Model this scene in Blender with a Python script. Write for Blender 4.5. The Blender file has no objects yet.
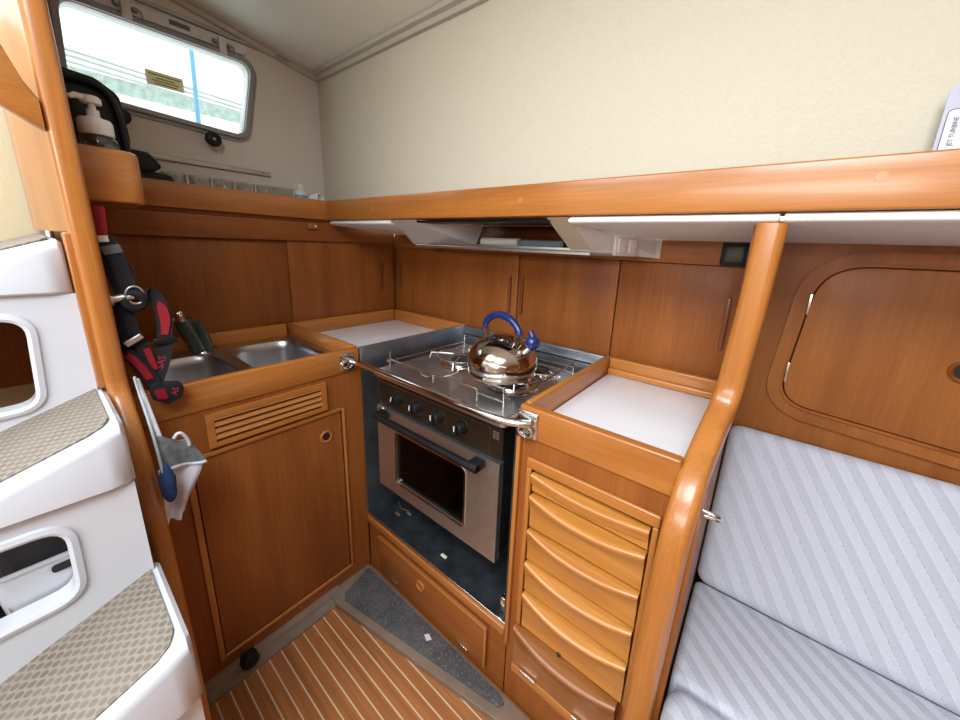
import bpy, bmesh, math, random
from mathutils import Vector, Matrix
random.seed(7)
sc = bpy.context.scene
COL = sc.collection
PI = math.pi

# ------------------------------------------------------------------ materials
class NT:
    def __init__(s, name):
        s.m = bpy.data.materials.new(name); s.m.use_nodes = True
        s.t = s.m.node_tree; s.t.nodes.clear()
        s.out = s.n('ShaderNodeOutputMaterial')
    def n(s, ty, **kw):
        nd = s.t.nodes.new(ty)
        for k, v in kw.items(): setattr(nd, k, v)
        return nd
    def l(s, a, b): s.t.links.new(a, b)
    def val(s, sock, v):
        if isinstance(v, bpy.types.NodeSocket): s.l(v, sock)
        else: sock.default_value = v
    def math(s, op, a, b=None, clamp=False):
        nd = s.n('ShaderNodeMath', operation=op, use_clamp=clamp); s.val(nd.inputs[0], a)
        if b is not None: s.val(nd.inputs[1], b)
        return nd.outputs[0]
    def ramp(s, fac, stops):
        nd = s.n('ShaderNodeValToRGB'); s.l(fac, nd.inputs[0])
        e = nd.color_ramp.elements
        while len(e) < len(stops): e.new(0.5)
        for i, (p, c) in enumerate(stops):
            e[i].position = p; e[i].color = (c[0], c[1], c[2], 1)
        return nd.outputs[0]
    def mix(s, fac, a, b, blend='MIX'):
        nd = s.n('ShaderNodeMix', data_type='RGBA', blend_type=blend)
        s.val(nd.inputs[0], fac)
        for sock, v in ((nd.inputs[6], a), (nd.inputs[7], b)):
            if isinstance(v, tuple): sock.default_value = (v[0], v[1], v[2], 1)
            else: s.l(v, sock)
        return nd.outputs[2]
    def coord(s):
        return s.n('ShaderNodeTexCoord').outputs['Object']
    def mapping(s, vec, scale=(1, 1, 1), rot=(0, 0, 0)):
        nd = s.n('ShaderNodeMapping'); s.l(vec, nd.inputs[0])
        nd.inputs['Scale'].default_value = scale; nd.inputs['Rotation'].default_value = rot
        return nd.outputs[0]
    def noise(s, vec, scale=1, detail=4, rough=.55, dist=0):
        nd = s.n('ShaderNodeTexNoise'); s.l(vec, nd.inputs['Vector'])
        nd.inputs['Scale'].default_value = scale; nd.inputs['Detail'].default_value = detail
        nd.inputs['Roughness'].default_value = rough; nd.inputs['Distortion'].default_value = dist
        return nd.outputs[0]
    def bump(s, h, strength=.2, dist=.002):
        nd = s.n('ShaderNodeBump'); s.l(h, nd.inputs['Height'])
        nd.inputs['Strength'].default_value = strength; nd.inputs['Distance'].default_value = dist
        return nd.outputs[0]
    def bsdf(s, color, rough=.5, metal=0., normal=None, coat=0., spec=.5, **kw):
        b = s.n('ShaderNodeBsdfPrincipled')
        if isinstance(color, tuple): b.inputs['Base Color'].default_value = (*color, 1)
        else: s.l(color, b.inputs['Base Color'])
        s.val(b.inputs['Roughness'], rough); b.inputs['Metallic'].default_value = metal
        b.inputs['Coat Weight'].default_value = coat; b.inputs['Coat Roughness'].default_value = .15
        b.inputs['Specular IOR Level'].default_value = spec
        if normal is not None: s.l(normal, b.inputs['Normal'])
        for k, v in kw.items(): b.inputs[k].default_value = v
        s.l(b.outputs[0], s.out.inputs[0]); return b

def plain(name, color, rough=.5, metal=0., coat=0., var=.08, vscale=14, spec=.5, bumpy=0):
    t = NT(name); c = t.coord()
    n = t.noise(c, vscale, 4)
    lo = tuple(x * (1 - var) for x in color); hi = tuple(min(1, x * (1 + var)) for x in color)
    nm = t.bump(t.noise(c, 300, 2), bumpy, .001) if bumpy else None
    t.bsdf(t.ramp(n, [(.3, lo), (.7, hi)]), rough, metal, nm, coat, spec)
    return t.m

def wood(name, lo, hi, axis, rough=.33, coat=.25, fine=1.0, spec=.5):
    t = NT(name); c = t.coord()
    oi = t.n('ShaderNodeObjectInfo').outputs['Random']
    cmb = t.n('ShaderNodeCombineXYZ')
    for i in range(3): t.l(t.math('MULTIPLY', oi, 7.3 + 5 * i), cmb.inputs[i])
    ad = t.n('ShaderNodeVectorMath', operation='ADD'); t.l(c, ad.inputs[0]); t.l(cmb.outputs[0], ad.inputs[1])
    s1 = [22., 22., 22.]; s1[axis] = 1.6
    s2 = [330., 330., 330.]; s2[axis] = 9.
    v1 = t.mapping(ad.outputs[0], tuple(s1)); v2 = t.mapping(ad.outputs[0], tuple(s2))
    n1 = t.noise(v1, 1, 5, .6, .6); n2 = t.noise(v2, 1, 2, .5)
    s3 = [5., 5., 5.]; s3[axis] = .7
    n3 = t.noise(t.mapping(ad.outputs[0], tuple(s3)), 1, 2, .5, 1.)
    mid = tuple((a + b) / 2 for a, b in zip(lo, hi))
    c1 = t.ramp(n1, [(.28, lo), (.5, mid), (.72, hi)])
    c2 = t.mix(t.math('MULTIPLY', t.ramp(n2, [(.42, (1, 1, 1)), (.58, (0, 0, 0))]), .28 * fine), c1, tuple(x * .5 for x in lo))
    c3 = t.mix(.35, c2, t.ramp(n3, [(.3, tuple(x * .8 for x in lo)), (.7, hi)]))
    t.bsdf(c3, rough, 0, t.bump(n2, .06, .0006), coat, spec)
    return t.m

TL, TH = (.36, .118, .022), (.58, .225, .046)        # solid teak trim
PL, PH = (.225, .064, .013), (.375, .122, .025)      # veneer panels
DL, DH = (.42, .155, .026), (.70, .31, .062)         # drawer fronts (paler solid teak)
WX, WY, WZ = [wood('teak_trim_' + a, TL, TH, i, .3, .3) for i, a in enumerate('xyz')]
VX, VY, VZ = [wood('teak_veneer_' + a, PL, PH, i, .46, .03, 1.3, .28) for i, a in enumerate('xyz')]
DX = wood('teak_drawer_x', DL, DH, 0, .3, .3)

HANDW = wood('dark_handle_teak', (.17, .042, .010), (.25, .068, .016), 2, .35, .2)
VLOCK = wood('locker_veneer', (.27, .085, .019), (.40, .145, .035), 2, .46, .03, .8, .28)
def m_cream(name, col, sc_=60):
    t = NT(name); c = t.coord()
    n = t.noise(c, sc_, 5, .65); n2 = t.noise(c, 190, 3, .6); n3 = t.noise(c, 2.2, 2)
    base = t.mix(t.math('MULTIPLY', n3, .25), col, tuple(x * .86 for x in col))
    col2 = t.mix(t.math('MULTIPLY', t.ramp(n2, [(.45, (1, 1, 1)), (.6, (0, 0, 0))]), .12), base, tuple(x * .72 for x in col))
    h = t.math('ADD', t.math('MULTIPLY', n, .7), t.math('MULTIPLY', n2, .6))
    t.bsdf(col2, .62, 0, t.bump(h, .35, .004), 0, .35)
    return t.m
CREAM = m_cream('cream_vinyl', (.60, .545, .435))
CREAM2 = m_cream('grey_cream_vinyl', (.66, .60, .52), 80)
YCREAM = m_cream('yellow_cream_vinyl', (.55, .47, .31), 9)
HEAD = plain('white_headliner', (.80, .80, .77), .55, 0, 0, .03, 30)
CEIL = plain('ceiling_gelcoat', (.82, .84, .77), .45, 0, 0, .02, 4)
TRIMG = plain('grey_vinyl_trim', (.48, .45, .38), .5, 0, 0, .04)
GRP = plain('white_gelcoat', (.64, .675, .74), .16, 0, .5, .02, 3)
GRPIN = plain('bin_locker_gelcoat', (.42, .43, .45), .5)
WHITE = plain('white_laminate', (.88, .88, .91), .3, 0, .1, .02, 5)
HOODW = plain('hood_white_enamel', (.68, .66, .63), .4, 0, 0, .03)
HOODC = plain('hood_cream_enamel', (.66, .60, .45), .4, 0, 0, .03)
SWW = plain('switch_ivory', (.75, .70, .68), .35)
STEEL = plain('brushed_steel', (.68, .68, .68), .42, 1., 0, .06, 40)
STEELD = plain('cooktop_steel', (.62, .65, .69), .36, 1., 0, .12, 12)
SINKS = plain('sink_steel', (.46, .46, .47), .33, 1., 0, .06, 20)
CHROME = plain('chrome', (.78, .78, .78), .10, 1., 0, .02)
KETST = plain('kettle_steel', (.62, .56, .50), .11, 1., 0, .10, 9)
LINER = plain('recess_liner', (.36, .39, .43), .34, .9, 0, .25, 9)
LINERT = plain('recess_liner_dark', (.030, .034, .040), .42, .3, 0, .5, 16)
WIRE = plain('wire_steel', (.62, .60, .55), .25, 1., 0, .05)
BLACK = plain('black_plastic', (.010, .010, .011), .42, 0, 0, .2, 14, .25)
BROWNP = plain('brown_black_enamel', (.022, .014, .008), .5, 0, 0, .15, 14, .12)
IRON = plain('burner_iron', (.03, .03, .032), .5, .3, 0, .2)
BLUE = plain('blue_plastic', (.009, .026, .145), .28, 0, .3, .1)
RED = plain('red_webbing', (.27, .008, .018), .7, 0, 0, .12, 120, .3)
REDT = plain('red_lettering', (.40, .03, .05), .6)
WEBB = plain('black_webbing', (.012, .012, .016), .75, 0, 0, .3, 160, .3)
WEBG = plain('grey_reflective_tape', (.10, .10, .09), .6)
CLOTHW = plain('white_cloth', (.66, .66, .74), .85, 0, 0, .08, 30, .2, .4)
CLOTHG = plain('grey_knit_cloth', (.20, .22, .23), .9, 0, 0, .3, 90, .2, .6)
CLOTHB = plain('blue_cloth', (.03, .06, .16), .85, 0, 0, .3, 40, .2)
TUBE = plain('pale_blue_hose', (.40, .50, .55), .35)
RUBBERF = plain('grey_sole_margin', (.21, .155, .115), .45, 0, 0, .15, 20)
ALU = plain('anodised_aluminium', (.40, .38, .35), .38, .8, 0, .06)
FRAMEG = plain('window_frame_alloy', (.26, .26, .25), .4, .3, 0, .05)
FRAMEW = plain('window_inner_frame_white', (.62, .60, .56), .4)
DARK = plain('dark_gap', (.01, .008, .007), .7)
PAPER = plain('white_card', (.62, .62, .67), .5, 0, 0, .01)
PAPERB = plain('lilac_card', (.42, .43, .53), .5, 0, 0, .01)
INK = plain('grey_ink', (.10, .10, .12), .6)
def m_stick():
    t = NT('beige_sticker'); a = t.n('ShaderNodeBsdfTranslucent'); a.inputs[0].default_value = (.62, .55, .36, 1)
    b = t.n('ShaderNodeBsdfDiffuse'); b.inputs[0].default_value = (.60, .54, .38, 1)
    mx = t.n('ShaderNodeMixShader'); mx.inputs[0].default_value = .4
    t.l(a.outputs[0], mx.inputs[1]); t.l(b.outputs[0], mx.inputs[2]); t.l(mx.outputs[0], t.out.inputs[0]); return t.m
STICK = m_stick()
MIRR = plain('hood_inner_steel', (.30, .22, .18), .16, 1., 0, .1)
CYANG = plain('grey_blue_reflection', (.20, .28, .33), .3)
CYAN = plain('light_blue_plastic', (.10, .36, .56), .35)
BONE = plain('cream_plastic', (.74, .70, .58), .4)
PUMPW = plain('pump_white', (.82, .82, .80), .3)
BINM = plain('grey_white_bin', (.55, .57, .62), .35, 0, 0, .03)
BRASS = plain('hinge_metal', (.75, .70, .60), .25, 1.)
GREYB = plain('olive_black_plastic', (.035, .033, .022), .4)
COAM = plain('outside_white_gelcoat', (.85, .85, .83), .4)
MESHG = plain('outside_green_water_band', (.36, .42, .38), .7, 0, 0, .25, 40)
RAILO = plain('outside_guard_rail', (.42, .44, .43), .4)
ROPEB = plain('outside_blue_rope', (.16, .40, .62), .7)
SADDLE = plain('settee_base_veneer', (.30, .11, .03), .45)

def glass_mat(name, tint, refl=.10, rough=.02, edge=.35):
    t = NT(name)
    tr = t.n('ShaderNodeBsdfTransparent'); tr.inputs[0].default_value = (*tint, 1)
    gl = t.n('ShaderNodeBsdfGlossy'); gl.inputs['Roughness'].default_value = rough
    fr = t.n('ShaderNodeLayerWeight'); fr.inputs[0].default_value = .3
    mx = t.n('ShaderNodeMixShader')
    t.l(t.math('ADD', t.math('MULTIPLY', fr.outputs['Facing'], edge), refl, True), mx.inputs[0])
    t.l(tr.outputs[0], mx.inputs[1]); t.l(gl.outputs[0], mx.inputs[2]); t.l(mx.outputs[0], t.out.inputs[0])
    return t.m
GLASS = glass_mat('window_acrylic', (.90, .96, .97), .04)
TUMB = glass_mat('tumbler_glass', (.86, .86, .86), .07)
OVENG = glass_mat('oven_glass', (.42, .42, .42), .03, .05, .06)
SOAPG = glass_mat('soap_bottle_clear', (.72, .78, .74), .08)

def m_floor():
    t = NT('teak_and_holly_sole'); c = t.coord()
    sp = t.n('ShaderNodeSeparateXYZ'); t.l(c, sp.inputs[0])
    P = .03425
    u = t.math('DIVIDE', t.math('ADD', sp.outputs[1], .750 + P * 100.5 - 1.47), P)
    f = t.math('FRACT', u)
    stripe = t.math('LESS_THAN', t.math('ABSOLUTE', t.math('SUBTRACT', f, .5)), .055)
    # stripes are centred on half-integers: shift so they fall on y=-.750-n*P
    cell = t.math('FLOOR', u)
    cmb = t.n('ShaderNodeCombineXYZ'); t.l(t.math('MULTIPLY', cell, 3.7), cmb.inputs[0]); t.l(t.math('MULTIPLY', cell, 1.3), cmb.inputs[2])
    ad = t.n('ShaderNodeVectorMath', operation='ADD'); t.l(c, ad.inputs[0]); t.l(cmb.outputs[0], ad.inputs[1])
    n = t.noise(t.mapping(ad.outputs[0], (3, 60, 3)), 1, 5, .6, .4)
    w = t.ramp(n, [(.3, (.26, .092, .028)), (.7, (.43, .165, .052))])
    w2 = t.noise(c, 6, 3)
    col = t.mix(stripe, w, (.62, .47, .30))
    t.bsdf(col, t.ramp(w2, [(.3, (.32,) * 3), (.7, (.5,) * 3)]), 0, None, .15)
    return t.m
FLOOR = m_floor()

def m_stripes(name, vec, along, period=.0355):
    t = NT(name); c = t.coord()
    d = t.n('ShaderNodeVectorMath', operation='DOT_PRODUCT'); t.l(c, d.inputs[0]); d.inputs[1].default_value = vec
    e = t.n('ShaderNodeVectorMath', operation='DOT_PRODUCT'); t.l(c, e.inputs[0]); e.inputs[1].default_value = along
    f = t.math('FRACT', t.math('ADD', t.math('DIVIDE', d.outputs['Value'], period), 50.))
    n = t.noise(c, 420, 3, .7)
    band = t.ramp(f, [(0., (1,) * 3), (.05, (.62,) * 3), (.46, (.50,) * 3), (.50, (.95,) * 3), (.54, (.12,) * 3), (.94, (.0,) * 3)])
    edge = t.math('LESS_THAN', t.math('ABSOLUTE', t.math('SUBTRACT', f, .54)), .035)
    dash = t.math('LESS_THAN', t.noise(t.mapping(c, (260, 260, 260)), 1, 1), .47)
    st = t.math('MULTIPLY', t.math('MULTIPLY', edge, dash), .45)
    c1 = t.mix(band, (.46, .48, .56), (.60, .62, .70))
    c2 = t.mix(st, c1, (.25, .25, .30))
    c3 = t.mix(t.math('MULTIPLY', t.ramp(n, [(.4, (1,) * 3), (.6, (0,) * 3)]), .22), c2, (.30, .31, .37))
    h = t.math('ADD', t.math('MULTIPLY', t.math('PINGPONG', f, .5), 1.2), t.math('MULTIPLY', n, .3))
    t.bsdf(c3, .9, 0, t.bump(h, .4, .006), 0, .2, **{'Sheen Weight': .2})
    return t.m
FAB_BACK = m_stripes('ribbed_fabric_back', (.834, 0, .552), (.552, 0, -.834))
FAB_SEAT = m_stripes('ribbed_fabric_seat', (.707, .707, 0), (.707, -.707, 0))

def m_tread():
    t = NT('moulded_tread_pad'); c = t.mapping(t.coord(), (1, 1, 1), (0, 0, .9))
    sp = t.n('ShaderNodeSeparateXYZ'); t.l(c, sp.inputs[0])
    v = t.math('ADD', t.math('DIVIDE', sp.outputs[0], .0105), 200.)
    row = t.math('FLOOR', v)
    u = t.math('ADD', t.math('DIVIDE', sp.outputs[1], .0135), t.math('MULTIPLY', t.math('MODULO', row, 2.), .5))
    u = t.math('ADD', u, 200.)
    fu = t.math('DIVIDE', t.math('SUBTRACT', t.math('FRACT', u), .5), .46)
    fv = t.math('DIVIDE', t.math('SUBTRACT', t.math('FRACT', v), .5), .44)
    d = t.math('SQRT', t.math('ADD', t.math('MULTIPLY', fu, fu), t.math('MULTIPLY', fv, fv)))
    n = t.noise(c, 18, 4)
    a = t.ramp(n, [(.3, (.13, .110, .092)), (.7, (.19, .160, .132))])
    k = t.ramp(d, [(.78, (0,) * 3), (1.0, (1,) * 3)])
    col = t.mix(k, a, (.25, .213, .175))
    t.bsdf(col, .6, 0, t.bump(d, .5, .002), 0, .3)
    return t.m
TREAD = m_tread()

def m_rubber():
    t = NT('dimpled_grey_rubber'); c = t.coord()
    vo = t.n('ShaderNodeTexVoronoi'); t.l(c, vo.inputs['Vector']); vo.inputs['Scale'].default_value = 130
    n = t.noise(c, 22, 4)
    a = t.ramp(n, [(.3, (.055, .056, .060)), (.7, (.10, .10, .103))])
    t.bsdf(t.mix(t.ramp(vo.outputs['Distance'], [(.1, (1,) * 3), (.45, (0,) * 3)]), a, (.16, .155, .15)), .6, 0,
           t.bump(vo.outputs['Distance'], .5, .002), 0, .3)
    return t.m
RUBBER = m_rubber()

# ------------------------------------------------------------------ mesh helpers
OFF = {}
class M:
    def __init__(s): s.bm = bmesh.new()
    def _bev(s, geom_faces, b, seg=3):
        if b <= 0: return
        es = set()
        for f in geom_faces:
            for e in f.edges:
                if len(e.link_faces) == 2 and e.calc_face_angle(0) > .6: es.add(e)
        bmesh.ops.bevel(s.bm, geom=list(es), offset=b, segments=seg, profile=.5, affect='EDGES', clamp_overlap=True)
    def box(s, x0, x1, y0, y1, z0, z1, b=0., seg=3, mat=None):
        r = bmesh.ops.create_cube(s.bm, size=1.)
        mm = Matrix.Translation(((x0 + x1) / 2, (y0 + y1) / 2, (z0 + z1) / 2)) @ Matrix.Diagonal((x1 - x0, y1 - y0, z1 - z0, 1))
        if mat is not None: mm = mat @ mm
        bmesh.ops.transform(s.bm, matrix=mm, verts=r['verts'])
        fs = {f for v in r['verts'] for f in v.link_faces}
        s._bev(fs, b, seg); return s
    def loops(s, rings, closed_ring=True, cap=True, closed_path=False, b=0.):
        vs = [[s.bm.verts.new(p) for p in r] for r in rings]
        n = len(vs[0]); fs = []
        R = len(vs)
        for i in range(R if closed_path else R - 1):
            a, c = vs[i], vs[(i + 1) % R]
            for j in range(n if closed_ring else n - 1):
                k = (j + 1) % n
                fs.append(s.bm.faces.new((a[j], a[k], c[k], c[j])))
        if cap and not closed_path:
            fs.append(s.bm.faces.new(vs[0][::-1])); fs.append(s.bm.faces.new(vs[-1]))
        bmesh.ops.recalc_face_normals(s.bm, faces=fs)
        s._bev(fs, b); return s
    def prism(s, pts, axis, a, c, b=0.):
        def P(p, h):
            if axis == 'x': return Vector((h, p[0], p[1]))
            if axis == 'y': return Vector((p[0], h, p[1]))
            return Vector((p[0], p[1], h))
        return s.loops([[P(p, a) for p in pts], [P(p, c) for p in pts]], b=b)
    def tube(s, path, r, seg=8, closed=False, flat=None):
        path = [Vector(p) for p in path]; n = len(path); rings = []; prev = None
        for i, p in enumerate(path):
            if closed: t = path[(i + 1) % n] - path[i - 1]
            else: t = path[min(i + 1, n - 1)] - path[max(i - 1, 0)]
            t.normalize()
            if prev is None:
                up = Vector((0, 0, 1)) if abs(t.z) < .9 else Vector((1, 0, 0))
                nn = (up - t * up.dot(t)).normalized()
            else:
                nn = (prev - t * prev.dot(t))
                if nn.length < 1e-6: nn = t.orthogonal()
                nn.normalize()
            prev = nn; bb = t.cross(nn)
            rr = r[i] if isinstance(r, (list, tuple)) else r
            rings.append([p + nn * rr * math.cos(2 * PI * k / seg) + bb * rr * math.sin(2 * PI * k / seg) for k in range(seg)])
        return s.loops(rings, closed_path=closed)
    def ribbon(s, path, w, wdir, th):
        # flat strap: w along wdir(i), th across
        path = [Vector(p) for p in path]; n = len(path); rings = []
        for i, p in enumerate(path):
            t = (path[min(i + 1, n - 1)] - path[max(i - 1, 0)]).normalized()
            d = Vector(wdir[i] if isinstance(wdir, list) else wdir); d = (d - t * d.dot(t)).normalized()
            nrm = t.cross(d)
            ww = w[i] if isinstance(w, (list, tuple)) else w
            rings.append([p + d * ww / 2 + nrm * th / 2, p - d * ww / 2 + nrm * th / 2, p - d * ww / 2 - nrm * th / 2, p + d * ww / 2 - nrm * th / 2])
        return s.loops(rings)
    def lathe(s, prof, c, seg=32, mat=None):
        c = Vector(c); rings = []
        for r, z in prof:
            ring = []
            for k in range(seg):
                a = 2 * PI * k / seg
                v = Vector((max(r, 1e-4) * math.cos(a), max(r, 1e-4) * math.sin(a), z))
                if mat is not None: v = mat @ v
                ring.append(c + v)
            rings.append(ring)
        return s.loops(rings)
    def ringplate(s, outer, inner, d):
        """plate with a hole: outer/inner equal-length 3D loops, d = thickness vector"""
        d = Vector(d); o = [Vector(p) for p in outer]; i = [Vector(p) for p in inner]
        return s.loops([o, i, [p + d for p in i], [p + d for p in o]], closed_path=True)
    def sweep(s, path, prof, side):
        """prof 2D (a along side, b along in-plane normal); path planar-ish"""
        path = [Vector(p) for p in path]; n = len(path); side = Vector(side); rings = []
        for i, p in enumerate(path):
            t = (path[min(i + 1, n - 1)] - path[max(i - 1, 0)]).normalized()
            sd = (side - t * side.dot(t)).normalized(); nn = t.cross(sd)
            rings.append([p + sd * a + nn * b for a, b in prof])
        return s.loops(rings)
    def obj(s, name, mat, parent=None, xf=None, smooth=40.):
        bm = s.bm
        if xf is not None: bmesh.ops.transform(bm, matrix=xf, verts=bm.verts)
        if parent is not None: off = OFF[parent.name]
        else:
            xs = [v.co.x for v in bm.verts]; ys = [v.co.y for v in bm.verts]; zs = [v.co.z for v in bm.verts]
            off = Vector(((min(xs) + max(xs)) / 2, (min(ys) + max(ys)) / 2, min(zs)))
        bmesh.ops.translate(bm, vec=-off, verts=bm.verts)
        bm.normal_update(); lim = math.radians(smooth)
        for f in bm.faces: f.smooth = True
        for e in bm.edges:
            if len(e.link_faces) == 2 and e.calc_face_angle(0) > lim: e.smooth = False
        me = bpy.data.meshes.new(name); bm.to_mesh(me); bm.free()
        me.materials.append(mat)
        o = bpy.data.objects.new(name, me); COL.objects.link(o)
        if parent is not None: o.parent = parent
        else: o.location = off
        OFF[o.name] = off
        return o

def tag(o, label=None, cat=None, group=None, kind=None):
    if label: o['label'] = label
    if cat: o['category'] = cat
    if group: o['group'] = group
    if kind: o['kind'] = kind
    return o
def thing(name, loc, label, cat, group=None):
    o = bpy.data.objects.new(name, None); COL.objects.link(o); o.location = loc; o.empty_display_size = .05
    OFF[o.name] = Vector(loc); return tag(o, label, cat, group)
def struct(o): o['kind'] = 'structure'; return o

def rpoly(pts, r, seg=6):
    """rounded polygon, 2D"""
    out = []; n = len(pts)
    for i in range(n):
        p = Vector(pts[i]); a = (Vector(pts[i - 1]) - p); c = (Vector(pts[(i + 1) % n]) - p)
        rr = r[i] if isinstance(r, (list, tuple)) else r
        if rr <= 0: out.append((p.x, p.y)); continue
        an, cn = a.normalized(), c.normalized()
        ang = an.angle(cn); dd = min(rr / math.tan(ang / 2), a.length * .49, c.length * .49)
        p0 = p + an * dd; p1 = p + cn * dd
        for k in range(seg + 1):
            t = k / seg
            q = p0 * (1 - t) ** 2 + p * 2 * t * (1 - t) + p1 * t ** 2
            out.append((q.x, q.y))
    return out
def offpoly(pts, d):
    n = len(pts); out = []
    area = sum(pts[i][0] * pts[(i + 1) % n][1] - pts[(i + 1) % n][0] * pts[i][1] for i in range(n))
    sg = 1 if area > 0 else -1
    for i in range(n):
        a = Vector(pts[i - 1]); p = Vector(pts[i]); c = Vector(pts[(i + 1) % n])
        t1 = (p - a).normalized(); t2 = (c - p).normalized()
        n1 = Vector((t1.y, -t1.x)) * sg; n2 = Vector((t2.y, -t2.x)) * sg
        b = (n1 + n2); b = b / max(b.length_squared, .3) * 2
        out.append((p.x + b.x * d, p.y + b.y * d))
    return out
def to_rect(inner, u0, u1, v0, v1):
    """outer loop matching inner points, radially projected on a rectangle (with corners snapped)"""
    cx = sum(p[0] for p in inner) / len(inner); cy = sum(p[1] for p in inner) / len(inner)
    out = []
    for p in inner:
        dx, dy = p[0] - cx, p[1] - cy; t = 1e9
        if dx > 1e-9: t = min(t, (u1 - cx) / dx)
        if dx < -1e-9: t = min(t, (u0 - cx) / dx)
        if dy > 1e-9: t = min(t, (v1 - cy) / dy)
        if dy < -1e-9: t = min(t, (v0 - cy) / dy)
        out.append([cx + dx * t, cy + dy * t])
    for c in ((u0, v0), (u0, v1), (u1, v0), (u1, v1)):
        k = min(range(len(out)), key=lambda i: (out[i][0] - c[0]) ** 2 + (out[i][1] - c[1]) ** 2); out[k] = list(c)
    return [tuple(p) for p in out]
def X3(pts, x): return [(x, p[0], p[1]) for p in pts]
def Y3(pts, y): return [(p[0], y, p[1]) for p in pts]
def Z3(pts, z): return [(p[0], p[1], z) for p in pts]
def rect(u0, u1, v0, v1): return [(u0, v0), (u1, v0), (u1, v1), (u0, v1)]
def smooth_path(pts, n=6):
    P = [Vector(p) for p in pts]; out = []
    for i in range(len(P) - 1):
        p0 = P[max(i - 1, 0)]; p1 = P[i]; p2 = P[i + 1]; p3 = P[min(i + 2, len(P) - 1)]
        for k in range(n):
            t = k / n
            out.append(.5 * ((2 * p1) + (p2 - p0) * t + (2 * p0 - 5 * p1 + 4 * p2 - p3) * t * t + (3 * p1 - p0 - 3 * p2 + p3) * t ** 3))
    out.append(P[-1]); return out
def text_part(name, body, size, mat, parent, mw, ext=.0003):
    cu = bpy.data.curves.new('tmp_text', 'FONT'); cu.body = body; cu.size = size; cu.extrude = ext
    cu.align_x = 'CENTER'; cu.align_y = 'CENTER'
    o = bpy.data.objects.new('tmp_text', cu); COL.objects.link(o)
    bpy.context.view_layer.update()
    dg = bpy.context.evaluated_depsgraph_get()
    me = bpy.data.meshes.new_from_object(o.evaluated_get(dg)); bpy.data.objects.remove(o); bpy.data.curves.remove(cu)
    me.transform(Matrix.Translation(-OFF[parent.name]) @ mw)
    me.name = name; me.materials.clear(); me.materials.append(mat)
    r = bpy.data.objects.new(name, me); COL.objects.link(r); r.parent = parent; OFF[r.name] = OFF[parent.name]
    return r
def frame(origin, ux, uy):
    ux = Vector(ux).normalized(); uy = Vector(uy); uy = (uy - ux * uy.dot(ux)).normalized(); uz = ux.cross(uy)
    m = Matrix((ux, uy, uz)).transposed().to_4x4(); m.translation = Vector(origin); return m

# ------------------------------------------------------------------ the setting
ZC, ZFB, ZW = .92, .842, .861           # fiddle top, fiddle bottom, worktop level
XS, YF, X2, X3R = .526, -.558, 1.186, 1.53
XW, YW = -.14, -.298                     # window wall, upper outboard wall
ZR0, ZR1 = 1.357, 1.434                  # shelf fiddle
def zceil(y): return 1.97 + .166 * (YW - y)

struct(M().box(-.25, 4.06, -3.06, .12, -.06, -.0004).obj('floor', FLOOR))
# upper aft wall with the portlight opening
gl = [(-1.064, 1.672), (-.612, 1.648), (-.560, 1.917), (-1.052, 1.916)]
glr = rpoly(gl, .045, 7)
hole = offpoly(glr, .004)
outr = to_rect(hole, -1.165, YW, 1.30, 2.16)
struct(M().ringplate(X3(outr, XW), X3(hole, XW), (-.045, 0, 0)).obj('wall_aft', CREAM2))
struct(M().box(XW - .045, -.031, -1.165, .10, 0, 1.298).obj('wall_aft_lower', VZ))
struct(M().box(XW - .045, 4., YW + .001, YW + .10, 1.367, 2.05).obj('wall_outboard', CREAM))
struct(M().box(-.029, 4., .021, .10, 0, 1.368).obj('wall_outboard_lower', VZ))
struct(M().box(XW - .02, XW + .0, -3., -1.172, 0, 1.80).obj('wall_aft_inboard', YCREAM))
struct(M().box(-.14, 4., -3.06, -3.0, 0, 1.75).obj('wall_inboard', CREAM))
struct(M().box(4., 4.06, -3., .1, 0, 2.3).obj('wall_forward', VZ))
# cambered headliner with a companionway opening and an unseen hatch opening added for light
def ceil_strip(x0, x1, y0, y1):
    m = M()
    def zz(y): return zceil(y) if y > -1.65 else zceil(-1.65) - .166 * (-1.65 - y)
    m.loops([[(x0, y0, zz(y0)), (x0, y1, zz(y1)), (x0, y1, zz(y1) + .03), (x0, y0, zz(y0) + .03)],
             [(x1, y0, zz(y0)), (x1, y1, zz(y1)), (x1, y1, zz(y1) + .03), (x1, y0, zz(y0) + .03)]])
    return m
struct(ceil_strip(XW - .04, 4., YW + .02, -1.24).obj('ceiling', CEIL))
struct(ceil_strip(1.08, 1.25, -1.24, -2.05).obj('ceiling_centre', CEIL))
struct(ceil_strip(2.02, 4., -1.24, -2.05).obj('ceiling_forward', CEIL))
struct(ceil_strip(XW - .04, 4., -2.05, -3.05).obj('ceiling_inboard', CEIL))
# covings where the headliner meets the walls
zc = zceil(YW)
m = M(); m.prism([(YW, zc - .028), (YW - .012, zc - .026), (YW - .016, zc - .012), (YW - .030, zc - .008), (YW - .034, zc + .004), (YW, zc + .001)], 'x', XW + .002, 4.)
struct(m.obj('trim_1', TRIMG))
m = M(); r = []
for y in (YW - .002, -1.16):
    z = zceil(y); r.append([(XW, y, z - .028), (XW + .012, y, z - .026), (XW + .016, y, z - .012), (XW + .028, y, z - .009), (XW + .032, y, z), (XW, y, z)])
struct(m.loops(r).obj('trim_2', TRIMG))
# grey margin board along the foot of the sink cabinet
m = M(); m.prism([(XS - .02, 0), (.580, 0), (.580, .006), (.552, .010), (.546, .022), (.534, .026), (XS - .02, .026)], 'y', -1.125, -.70)
struct(m.obj('baseboard_aft', RUBBERF))

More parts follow.
